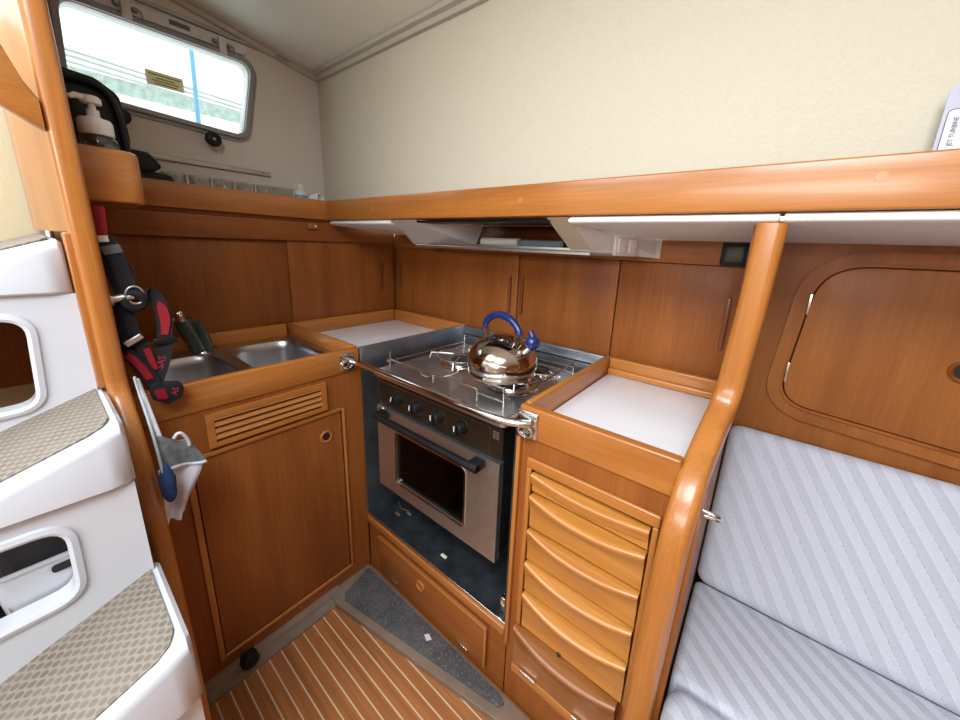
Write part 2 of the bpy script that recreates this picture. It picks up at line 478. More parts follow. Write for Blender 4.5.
# ------------------------------------------------------------------ portlight
w = thing('window_1', (XW, -.8, 1.67), 'opening portlight in the aft wall, bright daylight outside', 'window'); w['kind'] = 'structure'
o1 = offpoly(glr, .022); o2 = offpoly(glr, .010)
m = M(); m.ringplate(X3(o1, XW + .0005), X3(hole, XW + .0005), (.006, 0, 0)); m.obj('outer_frame', FRAMEG, w)
m = M(); m.ringplate(X3(o2, XW + .009), X3(offpoly(glr, -.004), XW + .009), (.010, 0, 0)); fr = m.obj('sash_frame', FRAMEG, w)
m = M(); m.ringplate(X3(offpoly(glr, .0035), XW - .044), X3(offpoly(glr, -.006), XW - .044), (.05, 0, 0)); m.obj('reveal', FRAMEW, w)
m = M(); m.loops([X3(offpoly(glr, -.0065), XW - .014), X3(offpoly(glr, -.0065), XW - .008)]); m.obj('pane', GLASS, w)
m = M(); m.box(XW - .0075, XW - .0065, -.879, -.781, 1.752, 1.796); st = m.obj('sticker', STICK, w)
for i, (wd, zz) in enumerate(((.082, 1.786), (.05, 1.776), (.07, 1.768), (.06, 1.760))):
    M().box(XW - .0064, XW - .0060, -.83 - wd / 2, -.83 + wd / 2, zz - .0016, zz + .0016).obj('printed_line', INK, st)
# top mounting rail, hinges, latch knobs
m = M(); m.prism([(-1.06, 1.930), (-.59, 1.938), (-.575, 1.948), (-.575, 1.972), (-1.06, 1.966)], 'x', XW + .0005, XW + .012); m.obj('hinge_rail', FRAMEW, w)
m = M(); m.box(XW + .0125, XW + .0135, -.80, -.745, 1.948, 1.962); m.obj('name_plate', INK, w)
for y in (-.905, -.655):
    m = M(); m.box(XW + .009, XW + .024, y - .012, y + .012, 1.915, 1.968, .003); h = m.obj('hinge', FRAMEW, w)
    for dy in (-.022, .02):
        m = M(); m.lathe([(0, 0), (.007, 0), (.008, .006), (.005, .014), (0, .015)], (XW + .013, y + dy, 1.946), 12, Matrix.Rotation(PI / 2, 4, 'Y')); m.obj('hinge_knob', FRAMEG, h)
    m = M(); m.tube(smooth_path([(XW + .014, y + .022, 1.955), (XW + .022, y + .034, 1.945), (XW + .020, y + .036, 1.925), (XW + .014, y + .022, 1.918)], 4), .002, 6); m.obj('spring', FRAMEG, h)
for (y, z) in ((-.727, 1.612), (-.965, 1.625)):
    m = M(); m.lathe([(0, 0), (.010, 0), (.010, .022), (.021, .022), (.025, .028), (.025, .036), (.019, .042), (.006, .044), (0, .044)], (XW + .008, y, z), 24, Matrix.Rotation(PI / 2, 4, 'Y'))
    k = m.obj('latch_knob', BLACK, w)
    m = M(); m.lathe([(0, 0), (.005, 0), (.004, .002), (0, .0025)], (XW + .0518, y, z), 12, Matrix.Rotation(PI / 2, 4, 'Y')); m.obj('knob_screw', ALU, k)

# curtain track above the portlight
t = thing('curtain_track', (XW, -.7, 1.97), 'long thin grey curtain track above the aft window, below the ceiling', 'track')
r = []
for y, z in ((-1.07, 1.984), (-.41, 1.975)):
    r.append([(XW + .0005, y, z), (XW + .010, y, z), (XW + .010, y, z + .012), (XW + .0005, y, z + .012)])
M().loops(r).obj('track', ALU, t)
m = M(); m.box(XW + .0105, XW + .018, -.47, -.42, 1.970, 1.984, .002); m.obj('end_stop', ALU, t)
t = thing('fixing_rail', (XW, -.75, 1.52), 'thin grey metal strip screwed to the wall below the aft window', 'rail')
m = M(); m.box(XW + .0005, XW + .009, -1.0, -.531, 1.517, 1.535, .002); m.obj('strip', ALU, t)
for y in (-.95, -.82, -.66, -.56):
    M().lathe([(0, 0), (.005, 0), (.004, .003), (0, .0035)], (XW + .0092, y, 1.529), 10, Matrix.Rotation(PI / 2, 4, 'Y')).obj('screw', ALU, t)

# ------------------------------------------------------------------ outside the portlight
M().box(-.95, -.93, -1.9, .6, 1.45, 1.888).obj('cockpit_coaming', COAM)
o = bpy.data.objects['cockpit_coaming']; tag(o, 'white cockpit coaming seen low through the aft window', 'coaming')
m = M(); m.box(-.99, -.985, -2., .8, 1.89, 1.968); tag(m.obj('side_deck_band', MESHG), 'long grey green band seen through the aft window above the coaming', 'band')
def rail(z0, z1, y0, y1, label):
    tag(M().tube([(-1.05, y0, z0), (-1.05, y1, z1)], .007, 8).obj('guard_wire', RAILO), label, 'wire', 'guard wires outside the window')
rail(2.085, 1.980, -1.9, .8, 'uppermost of the thin guard wires seen through the window')
rail(2.062, 1.958, -1.9, .8, 'middle thin guard wire seen through the aft window')
rail(2.030, 1.945, -1.9, .8, 'lowest thin guard wire just above the grey green band outside')
m = M(); m.tube(smooth_path([(-.62, -.600, 2.35), (-.62, -.612, 2.15), (-.62, -.620, 1.95), (-.62, -.628, 1.72)], 5), .009, 10)
tag(m.obj('blue_rope', ROPEB), 'blue rope hanging upright outside the aft window', 'rope')

# ------------------------------------------------------------------ cupboards behind the counters
def cup_handle(parent, axis, u, z0, z1):
    m = M(); zm = (z0 + z1) / 2
    if axis == 'y':
        m.prism(rpoly([(u - .006, z0), (u + .006, z0), (u + .006, z1), (u - .006, z1)], .0055, 4), 'y', HY - .011, HY, .002)
    else:
        m.prism(rpoly([(u - .006, z0), (u + .006, z0), (u + .006, z1), (u - .006, z1)], .0055, 4), 'x', HY, HY + .011, .002)
    return m.obj('handle', HANDW, parent)
# outboard row (wall y = 0): four sliding doors
OUTD = [(.022, .395, .001, .035, 'leftmost sliding cupboard door behind the stove, next to the corner'),
        (.375, .790, -.011, .757, 'second sliding cupboard door behind the stove, handle at its right edge'),
        (.786, 1.187, .001, .808, 'third sliding cupboard door behind the kettle, handle at its left edge'),
        (1.191, 1.535, .001, 1.509, 'rightmost sliding cupboard door above the right-hand white worktop')]
for x0, x1, yy, hx, lab in OUTD:
    t = thing('sliding_door', ((x0 + x1) / 2, yy, .90), lab, 'cupboard door', 'sliding doors behind the stove counter')
    M().box(x0, x1, yy, yy + .010, .885, 1.243, .001).obj('panel', VZ, t)
    HY = yy
    cup_handle(t, 'y', hx, 1.006 if hx > .2 else 1.035, 1.158 if hx > .2 else 1.17)
M().box(.002, 1.54, -.013, .019, 1.245, 1.312, .002).obj('trim_3', VX); struct(bpy.data.objects['trim_3'])
# aft row (wall x = 0): two sliding doors
for y0, y1, xx, hy, lab in ((-.545, -.016, -.006, -.100, 'dark sliding cupboard door beside the corner behind the sink'),
                            (-1.10, -.535, -.018, -1.017, 'dark sliding cupboard door behind the tap and hanging harness')):
    t = thing('sliding_door', (xx, (y0 + y1) / 2, .90), lab, 'cupboard door', 'sliding doors behind the sink')
    M().box(xx - .010, xx, y0, y1, .885, 1.262, .001).obj('panel', VZ, t)
    HY = xx
    cup_handle(t, 'x', hy, 1.028, 1.168)
M().box(-.03, .006, -1.128, -.015, 1.263, 1.340, .001).obj('trim_4', VY); struct(bpy.data.objects['trim_4'])
t = thing('cupboard_catch', (.01, -.443, 1.30), 'small brown block under the aft shelf near the corner', 'catch')
M().box(.0065, .018, -.462, -.425, 1.312, 1.339, .003).obj('block', SADDLE, t)
M().lathe([(0, 0), (.005, 0), (.005, .003), (0, .003)], (.0182, -.432, 1.325), 10, Matrix.Rotation(PI / 2, 4, 'Y')).obj('button', BONE, t)

# ------------------------------------------------------------------ shelves
t = thing('aft_shelf', (-.06, -.7, 1.34), 'teak shelf with raised front edge under the aft window, carrying glasses', 'shelf')
M().box(XW + .002, .004, -1.125, -.30, 1.3415, 1.362, .001).obj('shelf_board', VY, t)
M().box(.004, .024, -1.125, -.372, ZR0 - .003, ZR1 + .001, .004).obj('front_edge', WY, t)
t = thing('outboard_shelf', (1.8, -.35, 1.34), 'long teak shelf rail along the outboard wall above stove and settee', 'shelf')
M().box(.026, 4., -.360, YW - .001, 1.352, 1.366).obj('shelf_board', VX, t)
M().box(.0245, 4., -.378, -.360, ZR0 - .003, ZR1 + .001, .004).obj('front_edge', WX, t)
for x, z in ((1.03, 1.395), (1.70, 1.403), (.36, 1.392)):
    M().lathe([(0, 0), (.0075, 0), (.0075, .0006), (0, .0007)], (x, -.3785, z), 20, Matrix.Rotation(PI / 2, 4, 'X')).obj('wood_plug', DX, t)
t = thing('corner_ledge', (.4, -1.08, 1.33), 'thick rounded teak ledge jutting from the left post, soap bottle on it', 'ledge')
pl = rpoly([(.026, -1.128), (.508, -1.128), (.508, -1.034), (.026, -1.034)], [0, .004, .045, 0], 7)
inn = offpoly(pl, -.014)
M().loops([Z3(offpoly(pl, -.005), 1.330), Z3(offpoly(pl, -.001), 1.333), Z3(pl, 1.338), Z3(pl, 1.428), Z3(offpoly(pl, -.002), 1.432), Z3(offpoly(pl, -.005), 1.434), Z3(inn, 1.434), Z3(offpoly(inn, -.001), 1.4052)]).obj('ledge_block', WY, t)

# white padded headliner panels under the shelf
def pad_panel(x0, x1, xb0, xb1, label):
    prof0 = [(-.352, 1.354), (-.366, 1.352), (-.374, 1.346), (-.372, 1.338), (-.36, 1.334), (-.02, 1.311), (-.016, 1.316), (-.016, 1.335)]
    rings = []
    for k in (0, 1):
        rings.append([((x0, x1)[k] + ((xb0, xb1)[k] - (x0, x1)[k]) * (p[0] + .37) / .37, p[0], p[1] - (.003 if False else 0)) for p in prof0])
    m = M(); m.loops(rings, b=.004)
    tag(m.obj('headliner_panel', HEAD), label, 'panel', 'white padded panels under the shelf')
pad_panel(.030, .455, .030, .36, 'white padded panel under the shelf at the corner, left of the hood')
pad_panel(1.172, 1.586, 1.322, 1.586, 'white padded panel under the shelf between hood and right post')
pad_panel(1.592, 3.4, 1.592, 3.4, 'white padded panel under the shelf above the locker door')

# ------------------------------------------------------------------ cooker hood
t = thing('cooker_hood', (.85, -.2, 1.25), 'white slanted cooker hood under the shelf above the stove', 'hood')
def quad(m, a, b, c, d, th):
    a, b, c, d = [Vector(p) for p in (a, b, c, d)]; n = (b - a).cross(d - a).normalized() * th
    m.loops([[a, b, c, d], [a + n, b + n, c + n, d + n]]); return m
zt, zb_ = 1.350, 1.272
quad(M(), (.463, -.360, zt), (.586, -.360, zt), (.462, -.20, zb_), (.380, -.20, zb_), .004).obj('left_band', HOODW, t)
quad(M(), (1.105, -.360, zt), (1.163, -.360, zt), (1.170, -.20, zb_), (1.100, -.20, zb_), .004).obj('right_band', HOODC, t)
M().box(.380, 1.172, -.2, -.192, zb_ - .003, zb_ + .006, .0015).obj('bottom_lip', STEEL, t)
quad(M(), (1.166, -.352, zt - .004), (1.312, -.018, 1.310), (1.312, -.018, 1.256), (1.172, -.198, zb_ - .003), .006).obj('right_cheek', HOODW, t)
quad(M(), (.460, -.352, zt - .004), (.30, -.018, 1.310), (.30, -.018, 1.258), (.376, -.198, zb_ - .003), -.006).obj('left_cheek', HOODW, t)
M().prism([(.382, -.191), (1.160, -.191), (1.292, -.018), (.312, -.018)], 'z', 1.2585, 1.2665).obj('bottom_tray', STEEL, t)
quad(M(), (.575, -.348, 1.346), (.455, -.200, zb_ + .002), (.62, -.085, zb_ + .002), (.66, -.085, 1.346), .004).obj('inner_white_panel', HOODW, t)
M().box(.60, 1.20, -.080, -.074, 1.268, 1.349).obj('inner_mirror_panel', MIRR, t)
M().box(.58, 1.11, -.352, -.27, 1.343, 1.349).obj('top_slot', BLACK, t)
M().box(.56, 1.15, -.269, -.075, 1.3495, 1.3512).obj('inner_roof', MIRR, t)
M().tube([(.68, -.105, 1.288), (.85, -.105, 1.288)], .016, 14).obj('white_reflection_rod', HEAD, t)  # no lamp: rod added as the white streak reflected in the hood
M().tube([(.87, -.105, 1.286), (1.02, -.105, 1.286)], .014, 14).obj('blue_reflection_rod', CYANG, t)  # bluish end of that reflected streak, also an added rod
# switch plate on the cheek
ux = Vector((.146, .338, 0)).normalized()
mm = frame((1.2495, -.167, 1.288), ux, (0, 0, 1))
m = M(); m.box(-.046, .046, -.027, .027, 0, .010, .004); sp = m.obj('switch_plate', SWW, t, mm)
for a in (-.021, .021):
    M().box(a - .016, a + .016, -.019, .019, .010, .015, .003).obj('rocker_switch', SWW, sp, mm)

# black square socket by the right post
t = thing('socket_plate', (1.50, -.02, 1.245), 'black square switch plate on the wood strip beside the right post', 'switch')
M().box(1.470, 1.534, -.022, -.0135, 1.247, 1.309, .003).obj('plate', BLACK, t)
M().box(1.480, 1.524, -.026, -.022, 1.257, 1.299, .002).obj('rocker', GREYB, t)

# ------------------------------------------------------------------ sink cabinet
t = thing('sink_cabinet', (.3, -.85, 0), 'teak cabinet under the sink with a large door and louvred vent', 'cabinet')
dy0, dy1, dz0, dz1 = -1.043, -.646, .078, .711
m = M()
m.box(XS - .022, XS, -1.128, dy0 - .004, .0, ZFB)
m.box(XS - .022, XS, dy1 + .004, YF - .0045, .0, ZFB)
m.box(XS - .022, XS, dy0 - .004, dy1 + .004, dz1 + .004, ZFB)
m.box(XS - .022, XS, dy0 - .004, dy1 + .004, .0, dz0 - .004)
m.box(.0, XS - .0225, -1.128, -1.116, 0, .70)
m.box(-.02, XS - .0225, YF - .028, YF - .0125, 0, .70)
m.box(.0, XS - .03, YF + .04, YF + .05, 0, ZFB - .0005)
m.obj('carcass', VZ, t)
m = M(); m.box(XS - .014, XS + .001, dy0, dy1, dz0, dz1, .002); d = m.obj('door', VZ, t)
M().lathe([(.0, 0), (.013, 0), (.013, .003), (.0185, .005), (.021, .003), (.021, 0)], (XS + .001, -.701, .640), 28, Matrix.Rotation(PI / 2, 4, 'Y')).obj('finger_ring', WZ, d)
M().lathe([(0, 0), (.0125, 0), (.0125, .0032), (0, .0034)], (XS + .0012, -.701, .640), 24, Matrix.Rotation(PI / 2, 4, 'Y')).obj('finger_hole', DARK, d)
# raised bead round the door
for nm, a in (('left', (dy0 - .018, dy0 - .003, dz0 - .016, dz1 + .010)), ('right', (dy1 + .003, dy1 + .012, dz0 - .016, dz1 + .010)),
              ('top', (dy0 - .003, dy1 + .003, dz1 + .002, dz1 + .014)), ('bottom', (dy0 - .003, dy1 + .003, dz0 - .014, dz0 - .002))):
    M().box(XS + .0004, XS + .007, *a, .002).obj('door_bead', WZ if nm in ('left', 'right') else WY, t)
# louvre
vy0, vy1, vz0, vz1 = -1.007, -.694, .737, .829
fi = rect(vy0 + .017, vy1 - .017, vz0 + .012, vz1 - .012); fo = rect(vy0, vy1, vz0, vz1)
m = M(); m.ringplate(X3(fo, XS + .0004), X3(fi, XS + .0004), (.012, 0, 0)); v = m.obj('vent_frame', WY, t)
M().box(XS + .0006, XS + .0016, vy0 + .018, vy1 - .018, vz0 + .013, vz1 - .013).obj('vent_backing', DARK, v)
m = M()
for k in range(4):
    z = vz0 + .018 + k * .0178
    m.prism([(XS + .003, z + .010), (XS + .005, z + .013), (XS + .0125, z + .004), (XS + .011, z + .0005)], 'y', vy0 + .016, vy1 - .016)
m.obj('louvres', WY, v)

t = thing('sink_worktop', (.25, -.85, .85), 'teak sink counter surround with raised edges around the steel sink', 'worktop')
M().box(XS - .018, XS + .005, -1.128, YF - .012, ZFB, ZC, .004).obj('front_fiddle', WY, t)
M().box(.000, .016, -1.128, -.585, ZFB + .02, ZC, .003).obj('back_fiddle', WY, t)
M().box(.000, XS - .019, YF - .020, YF - .002, ZFB + .0, ZC, .003).obj('divider_fiddle', WX, t)
# worktop strip around the sink
m = M(); m.box(.017, XS - .019, -1.128, -1.075, ZFB, .872); m.box(.017, .05, -1.0745, -.580, ZFB, .872); m.obj('surround', VX, t)

t = thing('double_sink', (.28, -.8, .70), 'stainless steel double sink with a large and a small bowl', 'sink')
def bowl(m, x0, x1, y0, y1, depth, r, flange):
    top = rpoly(rect(x0, x1, y0, y1), r, 8)
    zt = .8745
    rings = [Z3(to_rect(top, *flange), zt - .001), Z3(top, zt), Z3(offpoly(top, -.004), zt - .004), Z3(offpoly(top, -.010), zt - .03), Z3(offpoly(top, -.016), zt - depth + .03),
             Z3(offpoly(top, -.030), zt - depth + .008), Z3(offpoly(top, -.055), zt - depth)]
    m.loops(rings, cap=False)
    vs = [m.bm.verts.new(p) for p in rings[-1]]
    m.bm.faces.new(vs[::-1])
    return m
m = M(); bowl(m, .095, .480, -.835, -.605, .16, .085, (.05, .507, -.850, -.580)); bl = m.obj('large_bowl', SINKS, t)
m = M(); bowl(m, .110, .470, -1.045, -.868, .13, .07, (.05, .507, -1.075, -.8505)); b2 = m.obj('small_bowl', SINKS, t)
for p, c in ((bl, (.29, -.72)), (b2, (.29, -.955))):
    M().lathe([(0, 0), (.030, 0), (.034, .003), (.032, .005), (.022, .002), (0, .002)], (c[0], c[1], .7150 if p is bl else .7450), 24).obj('drain', CHROME, p)

t = thing('galley_tap', (.105, -.895, .8745), 'chrome and black tap with a leaning body behind the sink', 'tap')
a = Vector((.105, -.903, .875)); b = Vector((.105, -.938, .998))
def cone_path(a, b, rs):
    n = len(rs); return [a.lerp(b, i / (n - 1)) for i in range(n)], rs
M().lathe([(0, 0), (.026, 0), (.026, .006), (.020, .014), (0, .014)], (.105, -.898, .8747), 24).obj('base', CHROME, t)
GUN = plain('dark_chrome', (.10, .12, .11), .25, .5, .3, .1)
p, r = cone_path(a + Vector((0, 0, .012)), b, [.0235, .0245, .025, .025, .024])
M().tube(p, r, 20).obj('body', GUN, t)
M().tube([b + Vector((.001, -.004, -.004)), b + Vector((.004, -.010, .026)), b + Vector((.005, -.012, .031))], [.016, .015, .011], 18).obj('spout_tip', CHROME, t)
q = a + Vector((.012, .020, .006)); 
M().tube(smooth_path([q, q + Vector((.004, -.006, .05)), q + Vector((.005, -.016, .095)), q + Vector((.004, -.022, .112))], 4), [.014] * 12 + [.010], 12).obj('lever', GUN, t)
M().tube([b + Vector((0, -.018, .004)), b + Vector((0, -.034, .006))], .0045, 10).obj('side_button', BONE, t)

# white laid-in worktops
o = M().box(.018, XS - .014, YF + .0005, -.034, ZFB, ZW, .001).obj('white_worktop', WHITE)
tag(o, 'white laminate worktop in the corner left of the stove', 'worktop', 'white worktops')
o = M().box(X2 + .020, 1.5475, YF + .024, -.034, ZFB, ZW, .001).obj('white_worktop', WHITE)
tag(o, 'white laminate worktop above the drawers right of the stove', 'worktop', 'white worktops')
t = thing('counter_rail', (.7, -.02, .86), 'teak raised edge along the back of the counters below the sliding doors', 'rail')
M().box(.0165, XS - .002, -.034, -.0125, ZFB, ZC, .003).obj('corner_length', WX, t)
M().box(.0, .016, YF - .0015, -.0345, ZFB, ZC, .003).obj('corner_side_length', WY, t)
M().box(X2 + .018, 1.5475, -.034, -.0125, ZFB, ZC - .002, .004).obj('worktop_length', WX, t)
M().box(X2 + .018, 1.5475, -.046, -.0345, ZW + .0005, ZW + .022, .005).obj('cove_bead', WX, t)
M().box(XS - .001, X2 + .017, -.033, -.0125, .88, ZC - .004, .002).obj('stove_length', LINER, t)

# ------------------------------------------------------------------ stove recess
t = thing('stove_recess', (.86, -.3, .26), 'dark metal lined recess that the stove hangs in', 'recess')
ZF = .262
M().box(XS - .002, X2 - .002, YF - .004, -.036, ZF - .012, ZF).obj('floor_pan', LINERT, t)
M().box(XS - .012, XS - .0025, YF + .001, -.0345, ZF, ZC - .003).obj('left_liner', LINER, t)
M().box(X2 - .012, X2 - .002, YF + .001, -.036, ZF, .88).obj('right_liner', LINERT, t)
M().box(XS - .002, X2 - .013, -.052, -.0365, ZF, .878).obj('back_liner', LINER, t)
M().box(XS - .002, X2 - .002, YF - .0085, YF - .0045, ZF - .013, ZF + .003, .001).obj('front_edge_strip', BRASS, t)
M().box(XS - .0125, XS - .002, YF - .004, YF + .0005, ZF, ZC - .002).obj('corner_strip', STEEL, t)
for i, (x, y) in enumerate(((.63, -.50), (.66, -.47), (1.145, -.50), (.90, -.52))):
    M().box(x - .012, x + .012, y - .005, y + .005, ZF + .0002, ZF + .006, .002).obj('floor_fitting', STEEL if i != 3 else BONE, t)
M().tube([(.585, -.46, ZF + .008), (.625, -.48, ZF + .010), (.66, -.47, ZF + .012)], .004, 8).obj('gas_pipe', BRASS, t)
M().box(1.150, 1.170, -.545, -.53, ZF + .002, ZF + .05, .003).obj('latch', BRASS, t)

t = thing('stove_plinth', (.86, -.55, 0), 'low teak panel with drop flap under the stove', 'cabinet')
m = M(); m.box(XS + .001, X2 + .004, YF - .0, YF + .02, 0., ZF - .0135); m.obj('front_panel', VX, t)
M().box(XS + .004, X2 - .002, YF - .012, YF - .0005, ZF - .040, ZF - .0135, .003).obj('top_rail', WX, t)
m = M(); m.box(.60, 1.125, YF - .010, YF - .0005, .045, .196, .004); fl = m.obj('flap', VX, t)
M().box(.60, 1.125, YF - .0135, YF - .0102, .188, .196, .0015).obj('bead', WX, fl)
M().box(1.117, 1.125, YF - .0135, YF - .0102, .046, .1875, .0015).obj('bead', WZ, fl)
M().lathe([(.0, 0), (.012, 0), (.012, .002), (.017, .006), (.020, .003), (.020, 0)], (.838, YF - .010, .139), 28, Matrix.Rotation(PI / 2, 4, 'X')).obj('finger_ring', WX, fl)
M().lathe([(0, 0), (.0115, 0), (.0115, .0022), (0, .0024)], (.838, YF - .0102, .139), 24, Matrix.Rotation(PI / 2, 4, 'X')).obj('finger_hole', SADDLE, fl)
for x in (.685, 1.03):
    M().box(x - .025, x + .025, YF - .014, YF - .0102, .047, .055, .001).obj('hinge', BRASS, fl)

# ------------------------------------------------------------------ stove
t = thing('gimballed_stove', (.87, -.33, .42), 'stainless steel two burner marine stove with oven in the recess', 'stove')
SX0, SX1, SY = .600, 1.135, -.548
m = M(); m.box(SX0 + .004, SX1 - .004, SY + .012, -.10, .44, .835, .004); m.obj('body', BLACK, t)
# control panel
m = M(); m.box(SX0 + .002, SX1 - .002, SY, SY + .0115, .738, .828, .004); cp = m.obj('control_panel', BROWNP, t)
bx = rect(SX0 + .008, SX1 - .042, .746, .820)
m = M(); m.ringplate(Y3(bx, SY - .0006), Y3(offpoly(bx, -.0016), SY - .0006), (0, .0005, 0)); m.obj('panel_outline', BRASS, cp)
M().box(SX1 - .034, SX1 - .014, SY - .0008, SY - .0002, .793, .815).obj('maker_plate', STEELD, cp)
for i in range(3): M().box(SX1 - .031, SX1 - .017, SY - .0013, SY - .0009, .797 + i * .006, .7985 + i * .006).obj('maker_mark', BLACK, cp)
for i, x in enumerate((.715, .807, .900, .993)):
    ry = Matrix.Rotation(PI / 2, 4, 'X')
    k = M().lathe([(0, 0), (.021, 0), (.021, .004), (.019, .007), (.016, .020), (.012, .023), (0, .023)], (x, SY - .0005, .783), 24, ry).obj('knob', BLACK, cp)
    an = (.3, 0, 0, 0)[i]
    mm = Matrix.Translation((x, SY - .024, .783)) @ Matrix.Rotation(an, 4, 'Y')
    M().box(-.005, .005, -.008, .0006, -.017, .017, .003).obj('grip', BLACK, k, mm)
    M().box(-.0014, .0014, -.0095, -.0082, .000, .016).obj('pointer', HEAD, k, mm)
    rg = [(.025 * math.cos(2 * PI * j / 28), .025 * math.sin(2 * PI * j / 28)) for j in range(28)]
    rg = [(x + a, .783 + b) for a, b in rg]
    M().ringplate(Y3(rg, SY - .0009), Y3(offpoly(rg, -.0015), SY - .0009), (0, .0006, 0)).obj('dial_ring', BRASS, k)
# oven door
dz0, dz1 = .418, .728
win = rpoly(rect(SX0 + .100, SX1 - .125, .470, .660), .018, 5)
m = M(); m.ringplate(Y3(to_rect(win, SX0, SX1 - .006, dz0, dz1), SY - .004), Y3(win, SY - .004), (0, .022, 0)); dr = m.obj('oven_door', STEEL, t)
m = M(); m.ringplate(Y3(offpoly(win, .006), SY - .0065), Y3(win, SY - .0065), (0, .003, 0)); m.obj('window_bezel', CHROME, dr)
M().loops([Y3(offpoly(win, -.0005), SY + .002), Y3(offpoly(win, -.0005), SY + .005)]).obj('window_glass', OVENG, dr)
m = M(); m.box(SX0 + .03, SX1 - .04, SY + .0125, SY + .013, .45, .69); m.obj('oven_dark', BLACK, dr)
M().box(SX0 + .105, SX1 - .13, SY + .006, SY + .011, .572, .580).obj('oven_shelf_wire', WIRE, dr)
M().box(SX0 + .105, SX1 - .13, SY + .006, SY + .011, .515, .521).obj('oven_shelf_wire', WIRE, dr)
h = M().prism(rpoly([(SY - .048, .703), (SY - .034, .703), (SY - .030, .712), (SY - .034, .722), (SY - .046, .722), (SY - .052, .714)], .003, 3), 'x', SX0 + .035, SX1 - .050).obj('door_handle', BLACK, dr)
for x in (SX0 + .035, SX1 - .085):
    M().box(x, x + .035, SY - .046, SY - .0045, .700, .724, .004).obj('handle_bracket', BLACK, h)
M().lathe([(0, 0), (.010, 0), (.008, .008), (0, .009)], (SX0 + .022, SY - .0045, .714), 16, Matrix.Rotation(PI / 2, 4, 'X')).obj('door_catch', CHROME, dr)
# hob
m = M()
pan = rpoly(rect(SX0 - .012, SX1 + .010, SY - .012, -.085), .024, 5)
m.loops([Z3(offpoly(pan, -.002), .836), Z3(pan, .838), Z3(pan, .850), Z3(offpoly(pan, -.004), .853), Z3(offpoly(pan, -.010), .8515), Z3(offpoly(pan, -.015), .846), Z3(offpoly(pan, -.017), .845)])
m.obj('hob_top', STEELD, t, smooth=8.)
def arc(cx, cy, z, r, n=28): return [(cx + r * math.cos(2 * PI * k / n), cy + r * math.sin(2 * PI * k / n), z) for k in range(n)]
for i, (x, y, r) in enumerate(((.745, -.285, .048), (1.005, -.33, .055), (1.02, -.17, .036))):
    bu = M().lathe([(r + .030, .0005), (r + .026, .003), (r + .008, .001), (r, .002), (r, .010), (r - .006, .013), (.01, .013), (0, .013)], (x, y, .8455), 32).obj('burner', CHROME, t)
    M().lathe([(0, .0), (r - .010, .0), (r - .008, .004), (r - .012, .008), (0, .009)], (x, y, .8588), 28).obj('burner_cap', IRON, bu)
# pan support wires (one welded grid) and fiddle clamps
zg = .882
g = M(); W = .0031
x0, x1, y0, y1 = SX0 + .015, SX1 - .02, -.505, -.125
g.tube([(x0, y0, .846), (x0, y0, .912)], W, 8); g.tube([(x1 - .03, y0 + .02, .846), (x1 - .03, y0 + .02, .908)], W, 8)
g.tube([(x0, y1, .846), (x0, y1, .905)], W, 8); g.tube([(x1, y1, .846), (x1, y1, .905)], W, 8)
g.tube(smooth_path([(x0 - .012, y0, .870), (x0, y0, .883), (x0 + .16, y0, .883), (x0 + .30, y0 + .005, .884), (x0 + .375, y0 + .008, .884), (x0 + .385, y0 + .008, .878), (x0 + .387, y0 + .008, .848)], 4), W, 8)
g.tube([(x0 + .16, y0, .883), (x0 + .16, y0 + .001, .868), (x0 + .185, y0 + .001, .868), (x0 + .19, y0 + .03, .868)], W, 8)
g.tube([(x0 + .215, y0, .883), (x0 + .215, y0 + .001, .858)], W, 8)
g.tube([(x0 + .25, y0, .883), (x0 + .255, y0 + .06, .883), (x0 + .26, y0 + .065, .895), (x0 + .28, y0 + .10, .895)], W, 8)
g.tube([(x0 - .01, y0 + .02, .872), (x0 - .01, y1, .872)], W, 8)
g.tube([(x0, y1, .900), (x0 + .17, y1, .900), (x0 + .19, y1 - .01, .884), (x1, y1, .884)], W, 8)
g.tube([(x1, y1, .900), (x1, y0 + .10, .884), (x1 - .03, y0 + .02, .884)], W, 8)
g.tube([(x1 - .15, y0 + .02, .905), (x1 - .03, y0 + .02, .905)], W, 8)
g.tube([(x1 - .12, y0 + .02, .866), (x1 - .03, y0 + .02, .866)], W, 8)
for cx, cy in ((.745, -.285), (1.005, -.30)):
    for k in range(4):
        a = k * PI / 2 + .5
        g.tube([(cx + .03 * math.cos(a), cy + .03 * math.sin(a), zg), (cx + .115 * math.cos(a), cy + .115 * math.sin(a), zg), (cx + .122 * math.cos(a), cy + .122 * math.sin(a), .860)], W, 8)
    g.tube(arc(cx, cy, zg - .002, .092), W * .8, 6, closed=True)
for k in range(6):
    y = -.15 - .028 * k
    g.tube([(.90, y, .868), (1.10, y, .868)], W * .6, 6)
g.tube(smooth_path([(x0 + .03, -.20, .870), (x0 + .08, -.24, .872), (x0 + .16, -.25, .874), (x0 + .23, -.23, .874), (x0 + .24, -.21, .868), (x0 + .24, -.20, .850)], 4), W, 8)
g.obj('pan_support', WIRE, t)
for y in (-.20, -.40):
    M().lathe([(0, 0), (.016, 0), (.016, .03), (0, .03)], (SX1 - .003, y, .66), 16, Matrix.Rotation(PI / 2, 4, 'Y')).obj('gimbal_pivot', STEEL, t)

